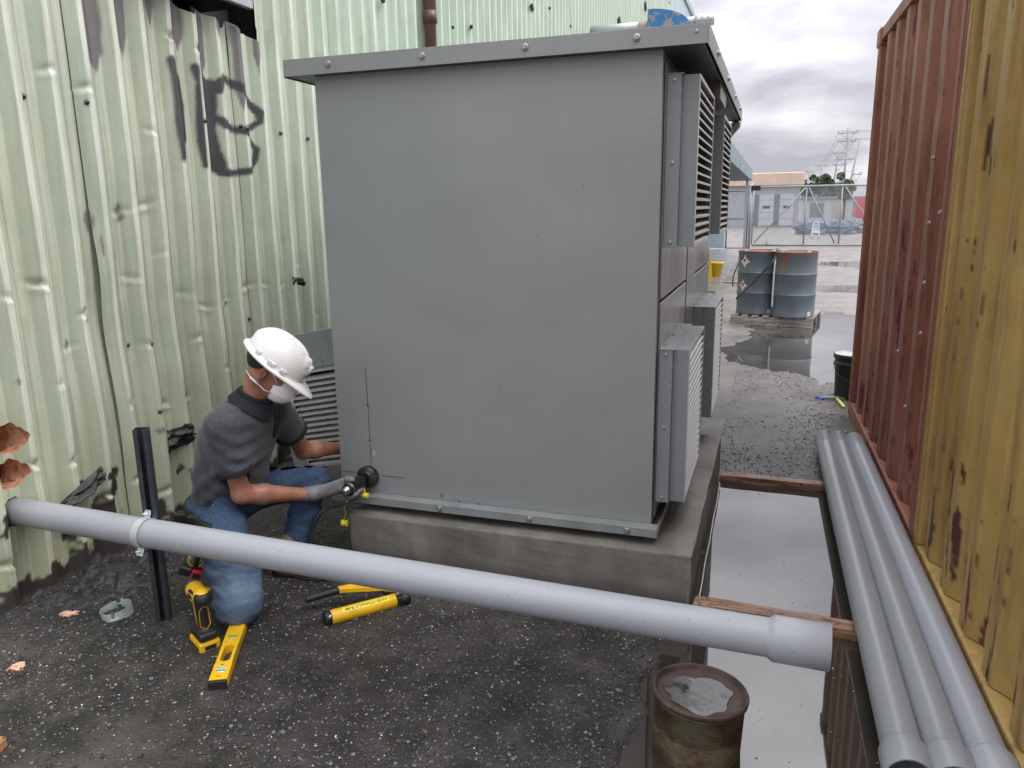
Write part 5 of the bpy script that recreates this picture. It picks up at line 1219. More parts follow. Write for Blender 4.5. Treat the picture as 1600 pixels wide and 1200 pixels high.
def np3(P, sc, seed=0):
    """cheap 3-D wobble noise"""
    x, y, z = P[..., 0]*sc, P[..., 1]*sc, P[..., 2]*sc
    return (vnoise(x+y*.6, z+.37*y, seed)+vnoise(y+z*.5, x-.4*z, seed+5))*.5-.5

# ================================================================== THE KNEELING MAN
ppl = empty('person', (-2.15, 2.65, 0)); tag(ppl, 'man in white hard hat and grey polo kneeling on one knee at the cabinet', 'person')
PL_ = np.array([-2.15, 2.65, 0.])
HIPR, HIPL, PELV = V3(-2.245, 2.565, .41), V3(-2.250, 2.755, .41), V3(-2.27, 2.66, .42)
KR, AR, TR = V3(-1.985, 2.335, .095), V3(-2.235, 2.60, .075), V3(-2.30, 2.70, .04)
KL, AL = V3(-1.972, 2.90, .425), V3(-2.045, 2.805, .10)
CH, NK = V3(-2.165, 2.655, .70), V3(-2.075, 2.655, .865)
SR, SL = V3(-2.115, 2.50, .795), V3(-2.075, 2.81, .785)
ER, WR = V3(-2.090, 2.545, .485), V3(-1.922, 2.795, .410)
EL, WL = V3(-2.088, 3.010, .535), V3(-2.005, 3.215, .492)
psi, pit_ = D2R(24), D2R(36)
HF = V3(math.cos(psi)*math.cos(pit_), math.sin(psi)*math.cos(pit_), -math.sin(pit_)); HS = nrm(np.cross(V3(0, 0, 1), HF)); HU = np.cross(HF, HS)   # forward, left, up
HC = V3(-1.982, 2.675, 1.012); HR = np.stack([HF, HS, HU], 1)   # columns
def hp(x, y, z): return HC+HR@np.array([x, y, z], float)
# hydraulic punch driver geometry, shared by hand and tool
T0 = np.array([-1.800, 3.085, .398]); T1 = np.array(wy(541, 767, 2.915)); TA = nrm(T1-T0); TC = T0+TA*.105
TU = nrm(V3(0, 0, 1)-TA*TA[2]); TRt = np.cross(TU, TA); 
if TRt[0] < 0: TRt = -TRt
def around(ang, r, s): return TC+TA*s+(TRt*math.cos(ang)+TU*math.sin(ang))*r
RAM = .031
def finger(P, pts, r0, r1):
    d = None; n = len(pts)-1
    for i in range(n):
        ra = r0+(r1-r0)*i/n; rb = r0+(r1-r0)*(i+1)/n; c_ = cap(P, pts[i], pts[i+1], ra, rb); d = c_ if d is None else smin(d, c_, .004)
    return d
def handR(P, e=0.):
    palm0 = WR+nrm(TC-WR)*.02; k1 = around(D2R(185), RAM+.016, .028); k2 = around(D2R(200), RAM+.016, -.036)
    d = smin(cap(P, palm0, k1, .027+e, .019+e), cap(P, palm0, k2, .027+e, .018+e), .02)
    d = smin(d, cap(P, k1, k2, .018+e, .018+e), .015)
    for i, (s_, ln) in enumerate(((.034, .92), (.012, 1.), (-.010, .97), (-.031, .80))):
        r = RAM+.0085+e; pts = [around(D2R(195), r+.004, s_), around(D2R(235), r+.001, s_+.002), around(D2R(195+90*ln), r, s_+.003), around(D2R(195+140*ln), r-.001, s_+.003)]
        d = smin(d, finger(P, pts, .0105+e, .0085+e), .005)
    r = RAM+.0095+e; pts = [palm0+nrm(TC-palm0)*.035+V3(0, 0, .012), around(D2R(150), r+.006, .010), around(D2R(115), r, .022), around(D2R(75), r, .026)]
    return smin(d, finger(P, pts, .0155+e, .0095+e), .010)
LH = nrm(WL-EL)
def handL(P, e=0.):
    pc_ = WL+LH*.05; side = V3(0, 0, 1); d = cap(P, WL, pc_+LH*.03, .024+e, .034+e, V3(1, 0, 0), .55)
    for i, (dz, ln) in enumerate(((.030, .068), (.011, .078), (-.009, .073), (-.028, .058))):
        b0 = pc_+LH*.025+side*dz; d = smin(d, finger(P, [b0, b0+LH*ln*.5+V3(.004, 0, 0), b0+LH*ln+V3(.022, 0, -.004)], .010+e, .0078+e), .005)
    b0 = WL+LH*.025+side*.022; return smin(d, finger(P, [b0, b0+LH*.03+side*.03+V3(.01, 0, 0), b0+LH*.06+side*.036+V3(.02, 0, 0)], .0125+e, .009+e), .008)
def f_body(P):
    d = cap(P, PELV+V3(.0, 0, .03), CH, .07, .105); d = smin(d, cap(P, CH, NK, .105, .05), .05); d = smin(d, cap(P, SR, SL, .045, .045), .04)
    d = smin(d, cap(P, NK-V3(0, 0, .03), hp(-.03, 0, -.05), .056, .052), .03)
    # head in its own frame
    q = (P-HC)@HR; h_ = ell(q, (-.012, 0, .035), (.098, .076, .092)); h_ = smin(h_, ell(q, (.030, 0, -.035), (.062, .056, .075)), .03)
    h_ = smin(h_, ell(q, (.048, 0, -.088), (.034, .036, .026)), .025)          # chin
    h_ = smin(h_, cap(q, (-.01, .052, -.055), (.045, .025, -.092), .018, .016), .02); h_ = smin(h_, cap(q, (-.01, -.052, -.055), (.045, -.025, -.092), .018, .016), .02)
    h_ = smin(h_, cap(q, (.086, 0, .004), (.108, 0, -.034), .008, .0125), .010)  # nose
    h_ = smin(h_, cap(q, (.082, .034, .014), (.082, -.034, .014), .010, .010), .012)  # brow
    for s_ in (-1, 1):
        h_ = smax(h_, -ell(q, (.094, s_*.031, -.002), (.014, .016, .011)), .008)
        h_ = smin(h_, ell(q, (.078, s_*.030, -.003), (.0125, .0135, .0125)), .003)
        h_ = smin(h_, ell(q, (.062, s_*.040, -.030), (.026, .018, .020)), .015)
        ear = smax(ell(q, (-.010, s_*.079, -.016), (.017, .010, .031)), -ell(q, (-.006, s_*.088, -.014), (.009, .008, .018)), .004); h_ = smin(h_, ear, .005)
    h_ = smin(h_, cap(q, (.088, .016, -.062), (.088, -.016, -.062), .007, .007), .006); h_ = smin(h_, cap(q, (.084, .014, -.075), (.084, -.014, -.075), .007, .007), .006)
    d = smin(d, h_, .02)
    for (s_, e_, w_, hd) in ((SR, ER, WR, handR), (SL, EL, WL, handL)):
        mid = e_+(w_-e_)*.30; a_ = smin(cap(P, s_, e_, .043, .040), cap(P, e_, mid, .0405, .0435), .02); a_ = smin(a_, cap(P, mid, w_, .043, .0265, V3(0, 0, 1), .96), .02)
        d = smin(d, a_, .025); d = smin(d, hd(P), .012)
    for (h0, k, a_) in ((HIPR, KR, AR), (HIPL, KL, AL)): d = smin(d, smin(cap(P, h0-V3(0, 0, .02), k, .045, .045), cap(P, k, a_, .045, .03), .02), .03)
    d = smin(d, cap(P, PELV, HIPR-V3(0, 0, .02), .05, .045), .02); d = smin(d, cap(P, PELV, HIPL-V3(0, 0, .02), .05, .045), .02)
    return d
t = NT('tanned_skin'); v = t.coord(); c = t.ramp(t.noise(v, 9, 5, .6), [(.3, (.24, .095, .060)), (.5, (.34, .155, .10)), (.75, (.44, .24, .17))])
hair = t.ramp(t.noise(t.coord((60, 60, 20)), 3, 4, .7), [(.52, (0, 0, 0)), (.66, (.35, .35, .35))]); c = t.mix(hair, c, (.12, .055, .035))
M_SKIN = t.out(c, .48, 0., t.bump(t.noise(v, 130, 3), .3, .002), Subsurface_Weight=.12, Subsurface_Scale=.02)
sdf_obj('body', f_body, (-2.46, 2.22, .0), (-1.70, 3.40, 1.16), .0062, M_SKIN, ppl, PL_)
# ---- jeans
def f_jeans(P):
    d = ell(P, PELV+V3(.0, 0, -.015), (.135, .175, .125)); 
    thR = smin(cap(P, HIPR, KR+V3(-.01, .012, .03), .108, .093), cap(P, KR, KR+V3(0, .0, .02), .088, .09), .03)
    thR = smin(thR, ell(P, KR+V3(-.045, .055, .13), (.098, .098, .12)), .05)
    d = smin(d, thR, .05); d = smin(d, cap(P, KR+V3(-.01, .01, 0), AR, .078, .060), .03)
    d = smin(d, cap(P, HIPL, KL, .100, .072), .05); d = smin(d, smin(cap(P, KL, KL+(AL-KL)*.4, .070, .068), cap(P, KL+(AL-KL)*.4, AL+V3(0, 0, .03), .068, .066), .03), .03)
    # cloth folds
    q = P-KR; r_ = np.linalg.norm(q, axis=-1)
    d = d+.0060*np.sin(q[..., 2]*95+q[..., 1]*60+5*np3(P, 14, 1))*np.exp(-((q[..., 0]+.10)/.07)**2)*np.exp(-(q[..., 2]/.2)**2)
    d = d+.009*np3(P, 20, 3)+.006*np3(P*np.array([1, 1, 2.5]), 36, 6)
    q2 = P-KL; d = d+.0060*np.sin(q2[..., 2]*90-q2[..., 0]*50+4*np3(P, 14, 2))*np.exp(-(np.linalg.norm(q2+V3(.03, .0, .02), axis=-1)/.15)**2)
    d = np.maximum(d, (P[..., 2]-.425-3*np.maximum(0, P[..., 0]+2.20))); d = np.maximum(d, .012-P[..., 2])
    return d
t = NT('faded_denim'); v = t.coord(); geo = t.n('ShaderNodeSeparateXYZ'); t.L.new(v, geo.inputs[0])
wp = t.n('ShaderNodeTexWave'); t.L.new(t.coord((1, .4, 1)), wp.inputs['Vector']); wp.inputs['Scale'].default_value = 95; wp.inputs['Distortion'].default_value = 4
kn = t.n('ShaderNodeVectorMath', operation='DISTANCE'); t.L.new(v, kn.inputs[0]); kn.inputs[1].default_value = (KR[0]-PL_[0]+.02, KR[1]-PL_[1]-.04, KR[2]+.06)
c = t.ramp(t.noise(v, 6, 6, .6), [(.3, (.012, .032, .075)), (.7, (.028, .060, .12))])
fade = t.ramp(kn.outputs['Value'], [(.05, (.85, .85, .85)), (.20, (0, 0, 0))]); fade = t.mix(1., fade, t.ramp(t.noise(v, 14, 6, .65), [(.30, (.45,)*3), (.65, (1,)*3)]), 'MULTIPLY')
c = t.mix(fade, c, (.17, .24, .34)); c = t.mix(t.ramp(t.noise(t.coord((30, 30, 14)), 5, 4, .6), [(.4, (.0,)*3), (.8, (.35,)*3)]), c, (.16, .23, .33))
M_DEN = t.out(c, .85, 0., t.bump(wp.outputs['Fac'], .25, .001, t.bump(t.noise(v, 30, 6, .6), .5, .006)))
jeans = sdf_obj('jeans', f_jeans, (-2.44, 2.20, .0), (-1.84, 3.02, .50), .0055, M_DEN, ppl, PL_)
# ---- shirt
def f_shirt(P):
    ax = nrm(CH-PELV); side = V3(0, 1, 0)
    d = cap(P, PELV+V3(-.005, 0, -.02), PELV+(CH-PELV)*.45, .128, .134, side, 1.22); d = smin(d, cap(P, PELV+(CH-PELV)*.45, CH, .134, .142, side, 1.22), .05)
    d = smin(d, cap(P, CH, CH+(NK-CH)*.45, .138, .105, side, 1.15), .05); d = smin(d, cap(P, SR+V3(-.004, .03, .005), SL+V3(-.004, -.03, .005), .072, .072), .06)
    d = smin(d, cap(P, NK-V3(.02, 0, .05), NK+V3(0, 0, -.005), .09, .066), .04)
    sl = None
    for (s_, e_, hem) in ((SR, ER, .63), (SL, EL, .50)):
        b = s_+(e_-s_)*hem; c_ = cap(P, s_, b, .070, .073); n_ = nrm(e_-s_); c_ = np.maximum(c_, (P-b)@n_); d = smin(d, c_, .035) if True else d
        inn = np.maximum(cap(P, s_+(b-s_)*.6, b+n_*.05, .052, .061), -(((P-b)@n_)+.018)); d = np.maximum(d, -inn)
    d = d+.012*np3(P*np.array([1, 1, .6]), 9, 11)+.003*np3(P, 24, 14)
    fa = P-(SR+V3(.07, .05, -.16)); w_ = fa@nrm(V3(.3, -.2, .9)); d = d+.0040*np.sin(w_*105+3*np3(P, 8, 21))*np.exp(-(np.linalg.norm(fa, axis=-1)/.13)**2)
    fb = P-(PELV+V3(.09, -.06, .08)); d = d+.0065*np.sin((fb@nrm(V3(-.6, .1, .9)))*90+3*np3(P, 8, 22))*np.exp(-(np.linalg.norm(fb, axis=-1)/.15)**2)
    q = P-(PELV+(CH-PELV)*.35); d = d+.0035*np.sin(q[..., 2]*70+q[..., 0]*45+5*np3(P, 9, 4))*np.exp(-(q[..., 2]/.14)**2)
    qa = P-(SR+V3(.04, -.02, -.08)); d = d+.003*np.sin(qa[..., 2]*90+qa[..., 0]*70)*np.exp(-(np.linalg.norm(qa, axis=-1)/.12)**2)
    d = np.maximum(d, .405-.03*(P[..., 0]+2.27)-P[..., 2]+.010*np3(P, 12, 9)); 
    d = np.maximum(d, -(cap(P, NK-V3(0, 0, .01), NK+nrm(HC-NK)*.12, .058, .075)))
    return d
t = NT('heather_grey_pique'); v = t.coord(); vh = t.coord((10, 10, 60))
c = t.ramp(t.noise(vh, 6, 6, .75), [(.32, (.022, .023, .030)), (.5, (.048, .050, .060)), (.70, (.095, .098, .110))])
c = t.mix(t.ramp(t.noise(v, 4, 5), [(.4, (0, 0, 0)), (.75, (.4, .4, .4))]), c, (.05, .052, .062))
M_SHIRT = t.out(c, .92, 0., t.bump(t.vor(v, 260), .3, .001, t.bump(t.noise(v, 16, 6, .6), .35, .008)), Sheen_Weight=.15)
M_NAVY = pm('black_ribbed_knit', (.013, .014, .019), .85, bump=.5, bsc=120)
sdf_obj('shirt', f_shirt, (-2.46, 2.38, .35), (-1.90, 3.00, .96), .0055, M_SHIRT, ppl, PL_)
def f_cuff(s_, e_, hem):
    n_ = nrm(e_-s_); b = s_+(e_-s_)*hem
    def f(P):
        c_ = cap(P, b-n_*.03, b+n_*.03, .0795, .081); c_ = np.maximum(c_, np.abs((P-b)@n_+.004)-.013); return np.maximum(c_, -cap(P, b-n_*.06, b+n_*.06, .063, .065))
    return f
sdf_obj('sleeve_cuff', f_cuff(SR, ER, .63), (-2.22, 2.40, .50), (-1.98, 2.66, .72), .004, M_NAVY, ppl, PL_)
sdf_obj('sleeve_cuff', f_cuff(SL, EL, .50), (-2.20, 2.80, .56), (-1.96, 3.04, .76), .004, M_NAVY, ppl, PL_)
def f_collar(P):
    ax = nrm(HC-NK+V3(-.02, 0, 0)); q = P-NK; s_ = q@ax; r = np.linalg.norm(q-s_[..., None]*ax, axis=-1)
    d = np.abs(r-(.066+.30*np.maximum(0, .012-s_)+.006*np3(P, 20, 31)))-.0055; d = np.maximum(d, np.abs(s_-.010)-.034)
    fr = (q@V3(.8, .5, 0)); d = np.maximum(d, -(np.maximum(np.abs(q@V3(-.5, .8, 0))-.015-.25*np.maximum(0, s_), .03-fr)))
    return d
sdf_obj('collar', f_collar, (-2.22, 2.52, .80), (-1.94, 2.80, .96), .0042, M_NAVY, ppl, PL_)
def f_leaf(P):
    ax = nrm(HC-NK+V3(-.02, 0, 0)); q = P-NK; s_ = q@ax; r = np.linalg.norm(q-s_[..., None]*ax, axis=-1)
    d = np.abs(r-(.076+.55*np.maximum(0, .020-s_)))-.0045; fr = q@V3(.75, .45, 0)
    low = -.020-.28*np.clip(fr, 0, .08); d = np.maximum(d, np.maximum(low-s_, s_-.026)); sd_ = np.abs(q@V3(-.51, .86, 0))
    return np.maximum(d, -np.maximum(sd_-.008-.55*np.maximum(0, .03-s_), .03-fr))
sdf_obj('collar_leaf', f_leaf, (-2.24, 2.50, .78), (-1.92, 2.82, .94), .0042, M_NAVY, ppl, PL_)
m = MB()   # button placket running down the chest
fdir = nrm(V3(.85, .35, 0)); pts = [V3(*(CH+(NK-CH)*t_))+fdir*(.150-.055*t_**2) for t_ in np.linspace(.85, .0, 6)]
m.tube([Vector(p-PL_) for p in pts], [.012]*6, 8); o = m.build('placket', M_NAVY, ppl)
# ---- belt and pouch
def f_belt(P):
    q = P-(PELV+V3(0, 0, -.035)); core = ell(P, PELV+V3(.0, 0, -.015), (.135, .175, .125)); core = smin(core, cap(P, HIPR, KR+V3(-.01, .012, .03), .108, .093), .05); core = smin(core, cap(P, HIPL, KL, .100, .072), .05); return np.maximum(np.maximum(core-.013, -(core+.004)), np.maximum(np.abs(q[..., 2]+.15*q[..., 0])-.024, P[..., 0]+2.15))
M_BELT = pm('black_leather', (.012, .011, .011), .5, bump=.3, bsc=80)
sdf_obj('belt', f_belt, (-2.46, 2.40, .30), (-2.10, 2.92, .46), .0045, M_BELT, ppl, PL_)
def f_pouch(P):
    R_ = np.array(Matrix.Rotation(D2R(25), 3, 'Z')); d = rbox(P, (-2.335, 2.49, .325), (.055, .028, .075), R_, .012); d = np.minimum(d, rbox(P, (-2.255, 2.445, .355), (.036, .014, .055), R_, .008)); return d
pch = sdf_obj('tool_pouch', f_pouch, (-2.44, 2.38, .22), (-2.17, 2.58, .45), .0045, M_BELT, ppl, PL_)
# ---- boots
def boot(P, ank, toe_dir, ln=.29):
    f = nrm(np.array([toe_dir[0], toe_dir[1], 0.])); l = V3(-f[1], f[0], 0); R_ = np.stack([f, l, V3(0, 0, 1)], 1); q = (P-np.array([ank[0], ank[1], 0]))@R_
    d = cap(q, (-.01, 0, .06), (-.0, 0, .16), .047, .052); d = smin(d, cap(q, (-.03, 0, .052), (.15, 0, .046), .040, .036, (0, 1, 0), 1.15), .03); d = smin(d, ell(q, (.155, 0, .048), (.055, .047, .036)), .02)
    d = np.maximum(d, .018-q[..., 2]); return d
def sole(P, ank, toe_dir):
    f = nrm(np.array([toe_dir[0], toe_dir[1], 0.])); l = V3(-f[1], f[0], 0); R_ = np.stack([f, l, V3(0, 0, 1)], 1); q = (P-np.array([ank[0], ank[1], 0]))@R_
    a = ell(q*np.array([1, 1, 0])+V3(0, 0, 0), (-.035, 0, 0), (.052, .044, 1)); b = ell(q*np.array([1, 1, 0]), (.125, 0, 0), (.098, .052, 1)); cc = ell(q*np.array([1, 1, 0]), (.05, 0, 0), (.09, .036, 1))
    d = smin(smin(a, b, .02), cc, .02); arch = .014*np.exp(-((q[..., 0]-.035)/.025)**2)
    top = .030+.018*np.exp(-((q[..., 0]+.05)/.05)**2)+.010*np.exp(-((q[..., 0]-.2)/.04)**2)
    d = np.maximum(d, np.maximum(q[..., 2]-top, .002+arch-q[..., 2])); tread = .004*(np.sin(q[..., 0]*240) > .2); return d+tread*(q[..., 2] < .018)
TD = (1., .07); ABL = V3(-2.045, 2.765, 0)
M_BOOT = pm('brown_leather_boot', (.16, .10, .070), .6, col2=(.07, .05, .04), sc=12, bump=.4, bsc=60); M_SOLE = pm('black_rubber_sole', (.018, .017, .017), .65, bump=.3, bsc=90)
def bt(name, fn, lo, hi, mat): return sdf_obj(name, fn, lo, hi, .0048, mat, ppl, PL_)
bt('boot', lambda P: boot(P, ABL, TD), (-2.14, 2.66, .0), (-1.74, 2.90, .24), M_BOOT); bt('boot_sole', lambda P: sole(P, ABL, TD), (-2.16, 2.66, -.004), (-1.74, 2.90, .07), M_SOLE)
bt('boot', lambda P: boot(P, V3(-2.26, 2.62, 0), (-.45, .85)), (-2.48, 2.52, .0), (-2.16, 2.90, .24), M_BOOT); bt('boot_sole', lambda P: sole(P, V3(-2.26, 2.62, 0), (-.45, .85)), (-2.48, 2.50, -.004), (-2.14, 2.92, .07), M_SOLE)
# ---- gloves
t = NT('grey_work_glove'); v = t.coord(); M_GLOVE = t.out(t.ramp(t.noise(v, 18, 6, .6), [(.3, (.12, .115, .12)), (.7, (.21, .205, .215))]), .75, 0., t.bump(t.noise(v, 120, 5, .7), .5, .003))
def f_glove(hd, w_, e_):
    n_ = nrm(w_-e_)
    def f(P): return smin(hd(P, .0028), np.maximum(cap(P, w_-n_*.045, w_+n_*.02, .0325, .030), -((P-(w_-n_*.030))@n_)), .010)
    return f
sdf_obj('glove', f_glove(handR, WR, ER), (-1.99, 2.72, .30), (-1.74, 3.06, .50), .0036, M_GLOVE, ppl, PL_)
sdf_obj('glove', f_glove(handL, WL, EL), (-2.09, 3.14, .40), (-1.90, 3.40, .60), .0042, M_GLOVE, ppl, PL_)
# ---- hair
def f_hair(P):
    q = (P-HC)@HR; d = ell(q, (-.016, 0, .034), (.103, .081, .096)); d = np.maximum(d, -(q[..., 2]-.6*np.maximum(0, q[..., 0]-.0)-.75*np.minimum(0, q[..., 0]+.02))-.0)
    d = np.maximum(d, q[..., 0]-.045); d = np.maximum(d, -np.maximum(.0, 1)*(.0)+d); return d+.003*np3(P, 90, 8)
sdf_obj('hair', f_hair, (-2.14, 2.54, .92), (-1.86, 2.80, 1.15), .0045, pm('short_dark_hair', (.016, .014, .013), .7, bump=.8, bsc=200), ppl, PL_)
# ---- dust mask with straps and valve
def f_mask(P):
    q = (P-HC)@HR; o_ = ell(q, (.070, 0, -.055), (.078, .060, .064)); o_ = smin(o_, cap(q, (.095, 0, -.012), (.118, 0, -.050), .016, .022), .02)
    d = np.maximum(o_, .050-.12*(q[..., 2]+.05)-q[..., 0]); d = d+.0008*np.sin(q[..., 2]*200)
    vb = rbox(q, (.146, -.006, -.068), (.006, .013, .009), None, .003); return np.minimum(d, vb)
M_MASK = pm('white_filter_mask', (.72, .73, .74), .75, bump=.25, bsc=70)
msk = sdf_obj('dust_mask', f_mask, (-2.02, 2.62, .82), (-1.80, 2.86, 1.04), .0034, M_MASK, ppl, PL_)
m = MB()
def hs(*p): return Vector(hp(*p)-PL_)
for s_ in (-1, 1):
    m.tube([hs(.060, s_*.058, -.028), hs(.035, s_*.0745, -.002), hs(.002, s_*.086, .022), hs(-.03, s_*.088, .045)], .0026, 6)
    m.tube([hs(.060, s_*.056, -.075), hs(.03, s_*.070, -.076), hs(-.01, s_*.074, -.066), hs(-.05, s_*.062, -.060), hs(-.075, s_*.03, -.058)], .0026, 6)
m.tube([hs(-.004, -.0765, -.067), hs(-.045, -.067, -.061)], .0055, 6)
m.build('mask_strap', M_MASK, ppl)
m = MB(); m.tube([hs(.1525, -.016, -.068), hs(.1525, .004, -.068)], .0028, 4); m.build('mask_valve_slot', M_BLACK, msk)
# ---- hard hat
def hat():
    nt_, nr = 72, 26; V = []; 
    for j in range(nr):
        for i in range(nt_):
            a = 2*math.pi*i/nt_; ca, sa = math.cos(a), math.sin(a)
            if j < 20:
                ph = (j/19.)*math.pi/2; c_ = math.cos(ph)**.82; z = math.sin(ph)**.95
                rx = .138 if ca < 0 else .132; x = rx*c_*ca; y = .112*c_*sa; zz = .030+.122*z
                # ridges along the crown
                w = max(0., 1-(y/.014)**2)**.5 if abs(y) < .014 else 0; rid = .010*w*min(1, (zz-.05)/.03) if zz > .05 else 0
                for yc in (-.036, .036): rid += .006*math.exp(-((y-yc)/.0045)**2)*max(0, min(1, (zz-.075)/.02))
                if x > .085 and abs(y) < .034 and .07 < zz < .125: rid += .009   # front badge block
                q_ = math.hypot(math.hypot(x, y), zz-.03)+1e-6; k = 1+rid/q_; x *= k; y *= k; zz = .03+(zz-.03)*k
            V.append((x, y, zz)) if j < 20 else None
    # order rings from rim upward: build flange rings first
    rings = []
    def fl(e_, dz, pk):
        r_ = []
        for i in range(nt_):
            a = 2*math.pi*i/nt_; ca, sa = math.cos(a), math.sin(a); f_ = max(0., ca)**1.6*(1-.25*abs(sa)); rx = .138 if ca < 0 else .132
            r_.append(((rx+e_+pk*f_)*ca, (.112+e_*.95+pk*.12*f_)*sa, .030+dz-pk*.30*f_*f_))
        return r_
    rings.append(fl(.000, -.012, .060)); rings.append(fl(.013, -.014, .066)); rings.append(fl(.016, -.010, .068)); rings.append(fl(.014, -.004, .065)); rings.append(fl(.003, .001, .010)); 
    for j in range(20): rings.append(V[j*nt_:(j+1)*nt_])
    bm = bmesh.new(); RV = [[bm.verts.new(p) for p in r_] for r_ in rings]
    inner = [bm.verts.new((p[0]*.96, p[1]*.96, p[2])) for p in fl(-.004, -.006, .0)]
    for A, B in zip([inner]+RV[:-1], RV):
        for i in range(nt_): k = (i+1) % nt_; f = bm.faces.new((A[i], A[k], B[k], B[i])); f.smooth = True
    bmesh.ops.remove_doubles(bm, verts=bm.verts, dist=1e-4); bmesh.ops.recalc_face_normals(bm, faces=bm.faces)
    me = bpy.data.meshes.new('hard_hat'); bm.to_mesh(me); bm.free(); return me
t = NT('white_hat_plastic'); v = t.coord(); c = t.ramp(t.noise(v, 7, 6, .6), [(.35, (.66, .645, .63)), (.6, (.73, .72, .705))]); c = t.mix(t.ramp(t.noise(v, 45, 6, .7), [(.66, (0, 0, 0)), (.72, (.25, .25, .25))]), c, (.4, .36, .33)); M_HAT = t.out(c, .32, 0., None)
hat_o = link('hard_hat', hat(), M_HAT, ppl)
HT = Matrix.Translation(Vector(HC-PL_)) @ Matrix(((HF[0], HS[0], HU[0]), (HF[1], HS[1], HU[1]), (HF[2], HS[2], HU[2]))).to_4x4() @ Matrix.Translation((-.002, 0, .004)) @ Matrix.Rotation(D2R(7), 4, 'Y')
hat_o.matrix_local = HT
m = MB()
for s_ in (-1, 1):
    for (a, hw) in ((-.075, .015), (-.005, .018), (.052, .015)):
        y = s_*(.112*math.sqrt(max(0, 1-(a/.138)**2))+.003); rz_ = math.atan2(-s_*a*.7, .112); m.box(a-hw, a+hw, y-.004, y+.004, .040, .054, .0025, 1, Matrix.Rotation(rz_*.9, 3, 'Z'))
m.box(.120, .137, -.016, .016, .085, .112, .004, 2); m.build('hat_lug', M_HAT, hat_o)

# ================================================================== TOOLS
M_YT = pm('yellow_tool_paint', (.72, .42, .012), .38, col2=(.50, .30, .02), sc=14, thr=(.6, .8)); M_KT = pm('black_tool_rubber', (.014, .014, .015), .5, bump=.2, bsc=120); M_STEEL = pm('machined_steel', (.42, .42, .42), .28, .9)
# knockout punch driver on the sheet
drv = empty('knockout_punch', (float(T0[0]), float(T0[1]), float(T0[2]))); tag(drv, 'black hydraulic knockout punch held in his grey glove against the cabinet', 'hole punch')
q_ = Vector(TA).to_track_quat('Z', 'Y').to_matrix().to_4x4()
m = MB(); m.lathe([(0, .0335), (.050, .0335), (.0505, .033), (.0535, .030), (.0538, .029), (.0538, .006), (.0535, .005), (.050, .001), (.0495, .0005), (.031, 0), (.0305, -.0005), (.029, -.006), (.028, -.0062), (0, -.0062)], 40, 'y', (0, 0, 0)); m.build('die_cup', pm('oily_black_die', (.030, .029, .028), .35, .5, col2=(.08, .075, .07), sc=30), drv)
m = MB(); m.M = q_; m.lathe([(0, .0), (.018, .0), (.018, .035), (.024, .036), (.030, .045), (RAM, .05), (RAM, .135), (.029, .14), (.029, .146), (RAM-.001, .148), (RAM-.001, .160), (.026, .164), (0, .164)], 36); m.build('ram_cylinder', pm('black_ram', (.016, .016, .017), .3, .3), drv)
m = MB(); m.M = q_; m.lathe([(.020, .163), (.020, .172), (.016, .174), (.016, .188), (.014, .190), (0, .190)], 28); m.lathe([(.0315, .146), (.0325, .148), (.0325, .151), (.0315, .153)], 36); m.build('ram_end', M_STEEL, drv)
m = MB(); m.M = q_; m.tube([(0, 0, .10), (0, -.045, .085)], .011, 10); m.build('hose_port', M_STEEL, drv)
# yellow dust caps on their cords
M_CAPY = pm('bright_yellow_cap', (.78, .70, .03), .45)
def dustcap(u, v, y, r, label, cord):
    p = wy(u, v, y); c = empty('dust_cap', p); tag(c, label, 'cap', 'yellow dust caps of the hydraulic hose')
    m = MB(); m.lathe([(0, -.014), (r*.8, -.014), (r, -.010), (r, -.002), (r*.72, 0), (r*.72, .006), (r*.95, .008), (r*.95, .014), (0, .016)], 12, 'x', smooth=False); m.build('cap', M_CAPY, c)
    m = MB(); m.tube([Vector(q)-p for q in cord], .002, 6); m.build('cord', M_CAPY, c)
dustcap(571, 774, 3.00, .014, 'yellow dust cap hanging under the black punch', [wy(571, 770, 3.0), wy(569, 764, 3.02), wy(570, 758, 3.05)])
dustcap(538, 817, 2.97, .016, 'yellow dust cap dangling at the left corner of the concrete plinth', [wy(538, 815, 2.97), wy(540, 800, 2.97), wy(537, 788, 2.95), wy(545, 782, 2.95)])
# hose from the punch round the shin to the pump
hp_ = [wy(556, 778, 2.98), wy(528, 790, 2.93), wy(505, 798, 2.86), wy(492, 815, 2.82), wy(487, 840, 2.80), wy(492, 860, 2.79), wy(520, 885, 2.80), wy(560, 905, 2.82)]+[gz(600, 925, .02), gz(622, 928, .035)]
strap('hydraulic_hose', hp_, .0075, 'black hydraulic hose from the punch past the left shin to the yellow pump', M_KT, 'hose')
# yellow hydraulic hand pump
pA = gz(512, 966, .034); pB = gz(618, 938, .034); ax_ = (pB-pA); Lp = ax_.length
pump = empty('hand_pump', pA); tag(pump, 'yellow hydraulic hand pump with black ribbed handle lying on the gravel', 'hydraulic pump')
pump.rotation_euler = (0, 0, math.atan2(ax_.y, ax_.x))
Rp_ = .0295
m = MB(); m.lathe([(0, .012), (Rp_-.002, .012), (Rp_, .016), (Rp_, Lp-.005), (Rp_-.002, Lp), (0, Lp)], 36, 'x'); m.build('reservoir', M_YT, pump)
m = MB(); m.lathe([(0, -.014), (Rp_-.002, -.014), (Rp_+.001, -.010), (Rp_+.001, .0115), (0, .0115)], 36, 'x'); m.build('end_cap', M_KT, pump)
m = MB(); m.lathe([(0, -.002), (.010, -.002), (.010, .012), (0, .012)], 12, 'x', (0, -.022, .016)); m.build('filler_plug', M_STEEL, pump)
